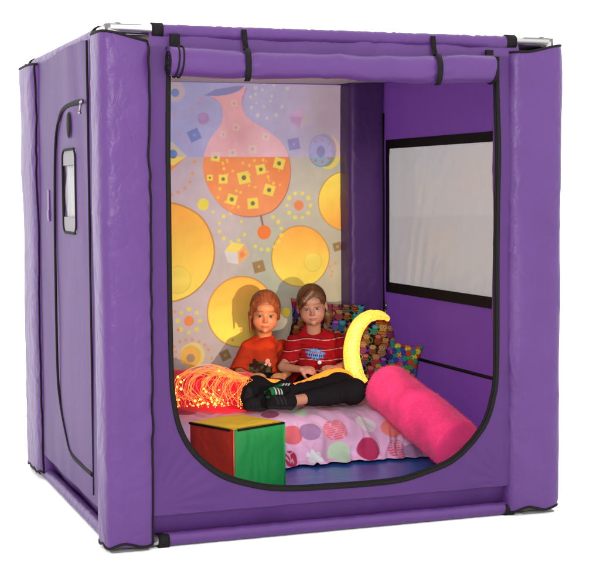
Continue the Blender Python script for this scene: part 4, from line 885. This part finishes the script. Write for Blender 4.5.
def child(spec):
    k = Kid(*spec['root'], spec['label']); J = {n: k.w(*p) for n, p in spec['J'].items()}; sc = spec['hs']; hr = spec['hscale']
    R = rz(spec['yaw'])@ry(spec['roll'])@rx(spec['pitch']); c = J['head']; allp = A(list(J.values()))
    h = .0027; f = Field(allp.min(0)-.12, allp.max(0)+.13, h)
    head(f, c, R, hr, spec.get('slim', 1.))
    nb = J['neck']; f.cap(c+R@(A([0, .020, -.055])*hr), nb+A([0, .01, -.02]), .037*hr, .040, .02)
    ch, hip = J['chest'], J['hip']; sl, sr = J['shl'], J['shr']
    f.cap(sl+A([.012, 0, -.014]), sr+A([-.012, 0, -.014]), .022, .022, .02); f.ell(ch, (abs(sr-sl)[0]*.40, .05, .08), .02); f.ell(hip, (.085, .06, .05), .02); f.cap(ch, hip, .05, .055, .02)
    for s_, e_, w_ in (('shl', 'ell', 'wrl'), ('shr', 'elr', 'wrr')):
        f.cap(J[s_]+A([0, 0, -.012]), J[e_], .024, .024, .01); f.cap(J[e_], J[w_], .0255, .0165, .012)
    for sd, (w_, t_) in zip((1, -1), (('wrl', 'hdl'), ('wrr', 'hdr'))): hand(f, J[w_], J[t_]-J[w_], spec['pn'], sd, spec['hand'], spec['curl'])
    for leg in spec['legs']:
        a_, b_, c_ = [J[q] for q in leg]; f.cap(a_, b_, .055, .040, .02); f.cap(b_, c_, .038, .024, .015)
    V, F = f.mesh()
    C = np.ones((len(V), 3))*spec['skin']; C *= (1+.06*noise(V, 25, 175))[:, None]; paint_head(V, C, c, R, hr, spec['lip'], spec['brow'], spec['flush'])
    body = k.emit('body', V, F, M['skin'], None, col=C)
    eyes(k, c, R, hr, spec['iris'], body); build_hair(k, c, R, hr, spec['hair'], spec['style'], k.root)
    # shirt
    f = Field(allp.min(0)-.10, allp.max(0)+.10, .003); wsh = abs(sr-sl)[0]
    f.cap(sl+A([.010, 0, -.012]), sr+A([-.010, 0, -.012]), .042, None, .02); f.cap((sl+sr)/2+A([-wsh*.28, 0, .0]), nb+A([-.028, .006, .012]), .028, .020, .03); f.cap((sl+sr)/2+A([wsh*.28, 0, .0]), nb+A([.028, .006, .012]), .028, .020, .03)
    f.ell(ch+A([0, .0, .0]), (wsh*.50+.012, .082, .115), .03); f.ell((ch*.4+hip*.6), (wsh*.46+.02, .088, .10), .03); f.ell(hip+A([0, 0, .01]), (wsh*.46+.03, .092, .055), .03)
    for s_, e_, t in (('shl', 'ell', spec['sleeve'][0]), ('shr', 'elr', spec['sleeve'][1])):
        f.cap(J[s_]+A([0, 0, -.01]), J[s_]+(J[e_]-J[s_])*1.15, .043, spec.get('cuff', .050), .015, cut=t/1.15)
        d = (J[e_]-J[s_]); u = d/np.linalg.norm(d); f.cap(J[s_]+d*(t-.06), J[s_]+d*(t+.25), .036, .040, .004, mode='s') if False else None
    nk = c+R@(A([0, -.030, -.085])*hr); f.ell(nb+A([0, -.040, .030]), (.036, .052, .028), .006, None, 's'); f.cap(nb+A([0, .008, .01]), nb+A([0, .008, .09]), .040, None, .004, mode='s')
    def disp(P): return .0055*noise(P*A([1, 1, .8]), 13, spec['seed'])+.0050*noise(P*A([.6, .6, 1.3]), 24, spec['seed']+1, True)+.006*np.sin(P[:, 2]*75+3*noise(P, 7, 178))*np.exp(-((P[:, 2]-hip[2]-.02)/.05)**2)*.5
    V, F = f.mesh(disp); C = spec['shirt'](V, J, c); k.emit('shirt', V, F, M['cloth'], None, col=C)
    # collar rib
    P = []
    for t in np.linspace(0, 2*np.pi, 40): P.append(nb+A([.041*math.sin(t), -.012+.048*-math.cos(t)*.9+.008, .008-.016*math.cos(t)]))
    # trousers
    f = Field(allp.min(0)-.12, allp.max(0)+.10, .0032); f.ell(hip+A([0, -.01, -.015]), (.115, .095, .065), 0)
    for leg, t in zip(spec['legs'], spec['hem']):
        a_, b_, c_ = [J[q] for q in leg]; f.cap(a_, b_, .070, .058, .06); f.cap(b_, b_+(c_-b_)*t, .056, .038, .055, cut=1.0 if t < 1 else None)
    f.F[:, :, :] = np.maximum(f.F, (-(f.ax[2]+.0)-.004+.0)[None, None, :]) if spec.get('flat') else f.F
    def disp2(P): return .003*noise(P, 10, spec['seed']+5)+.002*noise(P*A([1.2, 1, .8]), 20, spec['seed']+6, True)
    V, F = f.mesh(disp2); V[:, 2] = np.maximum(V[:, 2], .004); C = spec['pants'](V, k, J); k.emit('trousers', V, F, M['cloth'], None, col=C)
    # shoes
    for (he, to, cols) in spec['shoes']:
        a_, b_ = k.w(*he), k.w(*to); f = Field(np.minimum(a_, b_)-.08, np.maximum(a_, b_)+.08, .0028); d = b_-a_; L_ = np.linalg.norm(d); u = d/L_
        f.cap(a_, a_+d*.55, .029, .028, 0); f.cap(a_+d*.4, b_-u*.03, .028, .021, .02); f.cap(a_, a_+A([0, .010, .022]), .028, .026, .02)
        dn = A([0, -.25, -1.]); dn -= u*(dn@u); dn /= np.linalg.norm(dn); f.cap(a_+dn*.012, b_-u*.024+dn*.012, .027, .023, .003)
        V, F = f.mesh(lambda P: .0012*noise(P, 40, 181)); q = (V-a_)@dn; al = (V-a_)@u/L_; C = np.ones((len(V), 3))*cols[0]; C[q > .026] = cols[1]
        for (x0, x1) in ((.42, .50), (.58, .66), (.26, .34)):
            m = (al+q*3 > x0) & (al+q*3 < x1) & (q < .02) & (q > -.025); C[m] = cols[2]
        if cols[1][1] > cols[1][0]*2: C[(al+q*3 > .70) & (al+q*3 < .86) & (q < .02)] = lin(24, 110, 54)*.8
        V[:, 2] = np.maximum(V[:, 2], .003); k.emit('shoe', V, F, M['cloth'], None, col=C)
    if 'extra' in spec: spec['extra'](k, J)
    return k
SK1 = lin(222, 148, 100)*.58; SK2 = lin(216, 150, 120)*.52
def splat(u, v, n=11): a_ = np.arctan2(v, u); return 1+.16*np.sign(np.sin(a_*n))*np.abs(np.sin(a_*n))**.6
def shirt1(V, J, c):
    C = np.ones((len(V), 3))*lin(206, 62, 30)*.56; o_ = J['chest']; x = V[:, 0]-o_[0]; z = V[:, 2]-o_[2]; fr = V[:, 1] < o_[1]-.01
    g = noise(V, 45, 201); m = fr & (np.abs(x-.005) < .060+.006*noise(V*A([0, 0, 1]), 60, 203)) & (z < -.012+.016*noise(V*A([1, 0, 1]), 30, 202)-6*(x-.005)**2) & (z > -.085+.004*noise(V*A([1, 0, 0]), 60, 204))
    C[m] = lin(96, 60, 38)*.8; C[m & (g > .25)] = lin(70, 84, 52)*.8; C[m & (g < -.45)] = lin(44, 26, 20)*.8
    b = fr & (np.hypot((x+.015)/.026, (z+.035)/.020) < 1+.3*np.sin(np.arctan2(z+.035, x+.015)*5)); C[b] = lin(58, 32, 22)*.8
    b = fr & (np.hypot((x+.030)/.011, (z+.012)/.013) < 1); C[b] = lin(58, 32, 22)*.8
    for (fx, fz, r) in ((.040, -.012, .013), (.050, -.030, .009), (.030, -.026, .008)):
        d = np.hypot(x-fx, z-fz); a_ = np.arctan2(z-fz, x-fx); f_ = fr & (d < r*(.65+.35*np.abs(np.sin(a_*2.5)))); C[f_] = lin(224, 170, 150)*.8; C[fr & (d < r*.3)] = lin(220, 120, 60)
    b = fr & (z < -.072) & (z > -.086) & (np.abs(x) < .06) & (np.sin(x*260) > 0); C[b] = lin(110, 110, 60)*.8
    return C
def shirt2(V, J, c):
    C = np.ones((len(V), 3))*lin(160, 18, 26)*.70; o_ = J['chest']; x = V[:, 0]-o_[0]; z = V[:, 2]-o_[2]+.004*np.sin(x*30); fr = V[:, 1] < o_[1]+.03
    for s0 in (.062, .010, -.044, -.095):
        C[(np.abs(z-s0) < .0022)] = lin(214, 130, 120)*.8; C[(np.abs(z-s0-.0045) < .0022)] = lin(60, 16, 24)*.8; C[(np.abs(z-s0+.0042) < .0018)] = lin(120, 14, 20)*.8
    u, v = (x+.004), z-(-.012); d = np.hypot(u/.047, v/.026); f0 = fr & (V[:, 1] < o_[1]-.01)
    C[f0 & (d < splat(u, v))] = lin(62, 120, 190)*.85; C[f0 & (d < .80*splat(u, v))] = lin(96, 160, 214)*.85
    let = f0 & (np.abs(u) < .033)
    rowa = let & (np.abs(v-.006) < .0062) & (np.sin(u*720) > -.35); rowb = let & (np.abs(v+.008) < .0062) & (np.sin(u*620+1.5) > -.35)
    C[rowa] = lin(190, 36, 48)*.8; C[rowb] = lin(50, 26, 60)*.8
    return C
BK = lin(24, 21, 24)*.9
def pants1(V, k, J):
    C = np.ones((len(V), 3))*BK; P = V@rz(RZ).T+k.loc; p = to_px(P); fr = P[:, 1] < J['hip'][1]+9
    g = k.w(273, 392.5, 1.12); q = V-g; fy = V[:, 1] < g[1]+.12; m = fy & (np.abs(q[:, 2]+q[:, 0]*-.35) < .016) & (np.abs(q[:, 0]) < .045); C[m] = lin(20, 104, 50)*.8
    for s0 in (.030, .044, .058): C[fy & (np.abs(q[:, 0]-s0+q[:, 2]*-.8) < .004) & (np.abs(q[:, 2]) < .03)] = lin(190, 190, 190)*.8
    return C
def pants2(V, k, J): return np.ones((len(V), 3))*BK
girl = child(dict(root=(263, 392, 1.58), label='younger child with red hair in an orange printed shirt and dark tracksuit sitting at left', hs=1, hscale=1.05, slim=1.0,
    J=dict(head=(265.0, 311.7, 1.585), neck=(264.3, 336.8, 1.61), chest=(260.5, 357, 1.62), hip=(262, 384, 1.60), shl=(246.5, 346.5, 1.62), shr=(281, 345.5, 1.64), ell=(239.5, 373, 1.56), elr=(287, 372, 1.56),
           wrl=(252, 376.5, 1.43), hdl=(264, 376.5, 1.38), wrr=(284, 376, 1.43), hdr=(271, 376.5, 1.39), hl=(255, 388, 1.56), hr_=(271, 388, 1.56), k1=(284, 393.5, 1.24), a1=(262, 404, 1.12), k2=(258, 390, 1.27), a2=(247, 398, 1.16)),
    yaw=.05, roll=.03, pitch=.03, skin=SK1, lip=lin(190, 80, 70)*.8, brow=lin(120, 66, 40), flush=lin(216, 112, 76)*.65, iris=lin(54, 40, 30), style='girl', hair=(lin(98, 46, 24), lin(160, 90, 50)), shirt=shirt1, pants=pants1,
    hand=.92, curl=.8, pn=(0, -.75, .6), sleeve=(.90, .90), legs=(('hr_', 'k1', 'a1'), ('hl', 'k2', 'a2')), hem=(.72, .9), seed=211,
    shoes=[((263, 403.5, 1.10), (243, 404, 1.09), (lin(22, 20, 22), lin(34, 32, 34), lin(28, 26, 28))), ((247, 399, 1.14), (248.5, 385, 1.12), (lin(22, 20, 22), lin(30, 28, 28), lin(22, 20, 22)))]))
boy = child(dict(root=(316, 392, 1.50), label='older child with brown hair in a dark red striped shirt and black leggings at right', hs=1, hscale=1.02, slim=1.04,
    J=dict(head=(311.8, 304.9, 1.52), neck=(313.5, 329, 1.55), chest=(316, 350, 1.555), hip=(317, 383, 1.52), shl=(295.5, 339.5, 1.56), shr=(337, 339, 1.55), ell=(283, 367, 1.49), elr=(347.5, 364.5, 1.47),
           wrl=(301, 369.5, 1.375), hdl=(313, 370.5, 1.34), wrr=(335, 368.5, 1.36), hdr=(324, 369, 1.34), hl=(308, 388, 1.47), hr_=(327, 387, 1.46), k1=(353, 391.5, 1.15), a1=(291, 401.0, 1.02), k2=(341, 385.5, 1.27), a2=(284, 394, 1.12)),
    yaw=-.03, roll=-.11, pitch=.02, skin=SK2, lip=lin(186, 80, 80)*.8, brow=lin(90, 58, 40), flush=lin(206, 120, 92)*.6, iris=lin(60, 68, 74), style='boy', hair=(lin(58, 33, 18), lin(122, 76, 42)), shirt=shirt2, pants=pants2,
    hand=1.02, curl=.95, pn=(0, -.8, .55), sleeve=(.84, .80), legs=(('hr_', 'k1', 'a1'), ('hl', 'k2', 'a2')), hem=(.80, .96), seed=231,
    shoes=[((290, 402, 1.01), (266, 401, 1.00), (lin(20, 18, 20), lin(34, 32, 34), lin(34, 32, 34))), ((284, 395.5, 1.09), (266, 391, 1.07), (lin(20, 18, 20), lin(30, 110, 56), lin(150, 156, 150)))]))
# green side stripe and badge
cb = boy.w(319.5, 362.5, 1.435); V = []
for ph in np.linspace(-1.5, 1.5, 8): V += [cb+A([.011*math.cos(ph)*math.cos(t), .003*math.sin(ph), .011*math.cos(ph)*math.sin(t)]) for t in np.linspace(0, 2*np.pi, 20, endpoint=False)]
boy.emit('badge', A(V), grid_faces(8, 20, True).tolist()+[list(range(20)), list(range(140, 160))], mat('white_badge', (.55, .5, .52), .4))
# ================================================================== SETTING AND LIGHT
gm = mat('white_studio_floor', (.92, .92, .92), .9, .1)
o = obj('studio_floor', [(-40, -40, 0), (40, -40, 0), (40, 60, 0), (-40, 60, 0)], [(0, 1, 2, 3)], gm, smooth=False); tag(o, kind='structure')
wd = bpy.data.worlds.new('World'); S.world = wd; wd.use_nodes = True
wd.node_tree.nodes['Background'].inputs[0].default_value = (1, 1, 1, 1); wd.node_tree.nodes['Background'].inputs[1].default_value = 2.35
def lamp(name, kind, loc, target, energy, color, size=.3, angle=None, blend=.2):
    l = bpy.data.lights.new(name, kind); l.energy = energy; l.color = color
    o = bpy.data.objects.new(name, l); COL.objects.link(o); o.location = loc
    from mathutils import Vector
    o.rotation_euler = (Vector(target) - Vector(loc)).to_track_quat('-Z', 'Y').to_euler()
    if kind == 'AREA': l.shape = 'DISK'; l.size = size
    else: l.shadow_soft_size = size
    if kind == 'SPOT': l.spot_size = angle; l.spot_blend = blend
    return o
lamp('added_fill_softbox', 'AREA', (-1.5, -5.4, 2.7), (1.0, .6, .9), 190, (1, .98, .95), 1.2)  # unseen lamp added for frontal fill into the tent
pb = lamp('projector_beam', 'SPOT', (1.35, -2.7, .70), (1.08, 1.8, 1.18), 420, (1, .88, .70), .03, rad(30), .45)
from mathutils import Vector
bpy.context.view_layer.update()
def gate(o, world_pt, soft=.004):     # a projector's frame: straight right-hand edge of the beam
    q = o.matrix_world.inverted() @ Vector(world_pt); lim = q.x/-q.z; l = o.data; l.use_nodes = True; nt = l.node_tree; em = nt.nodes['Emission']
    tc = nt.nodes.new('ShaderNodeTexCoord'); sp = nt.nodes.new('ShaderNodeSeparateXYZ'); nt.links.new(tc.outputs['Normal'], sp.inputs[0])
    dv = nt.nodes.new('ShaderNodeMath'); dv.operation = 'DIVIDE'; nt.links.new(sp.outputs['X'], dv.inputs[0]); nt.links.new(sp.outputs['Z'], dv.inputs[1])
    ng = nt.nodes.new('ShaderNodeMath'); ng.operation = 'ABSOLUTE'; nt.links.new(sp.outputs['Z'], ng.inputs[0]); nt.links.new(ng.outputs[0], dv.inputs[1])
    mr = nt.nodes.new('ShaderNodeMapRange'); mr.inputs['From Min'].default_value = lim - soft; mr.inputs['From Max'].default_value = lim + soft; mr.inputs['To Min'].default_value = 1; mr.inputs['To Max'].default_value = .12
    nt.links.new(dv.outputs[0], mr.inputs['Value']); nt.links.new(mr.outputs[0], em.inputs['Strength'])
gate(pb, (1.70, 1.80, 1.2))
tg = at(241.5, 312, 1, YM); lamp('projector_orange_disc', 'SPOT', (1.36, -2.69, .71), tuple(tg), 620, (1, .40, .09), .008, rad(4.75), .05)
S.view_settings.view_transform = 'Standard'; S.view_settings.look = 'None'; S.view_settings.exposure = 0; S.view_settings.gamma = 1
S.render.engine = 'CYCLES'; S.cycles.max_bounces = 8; S.cycles.transparent_max_bounces = 12
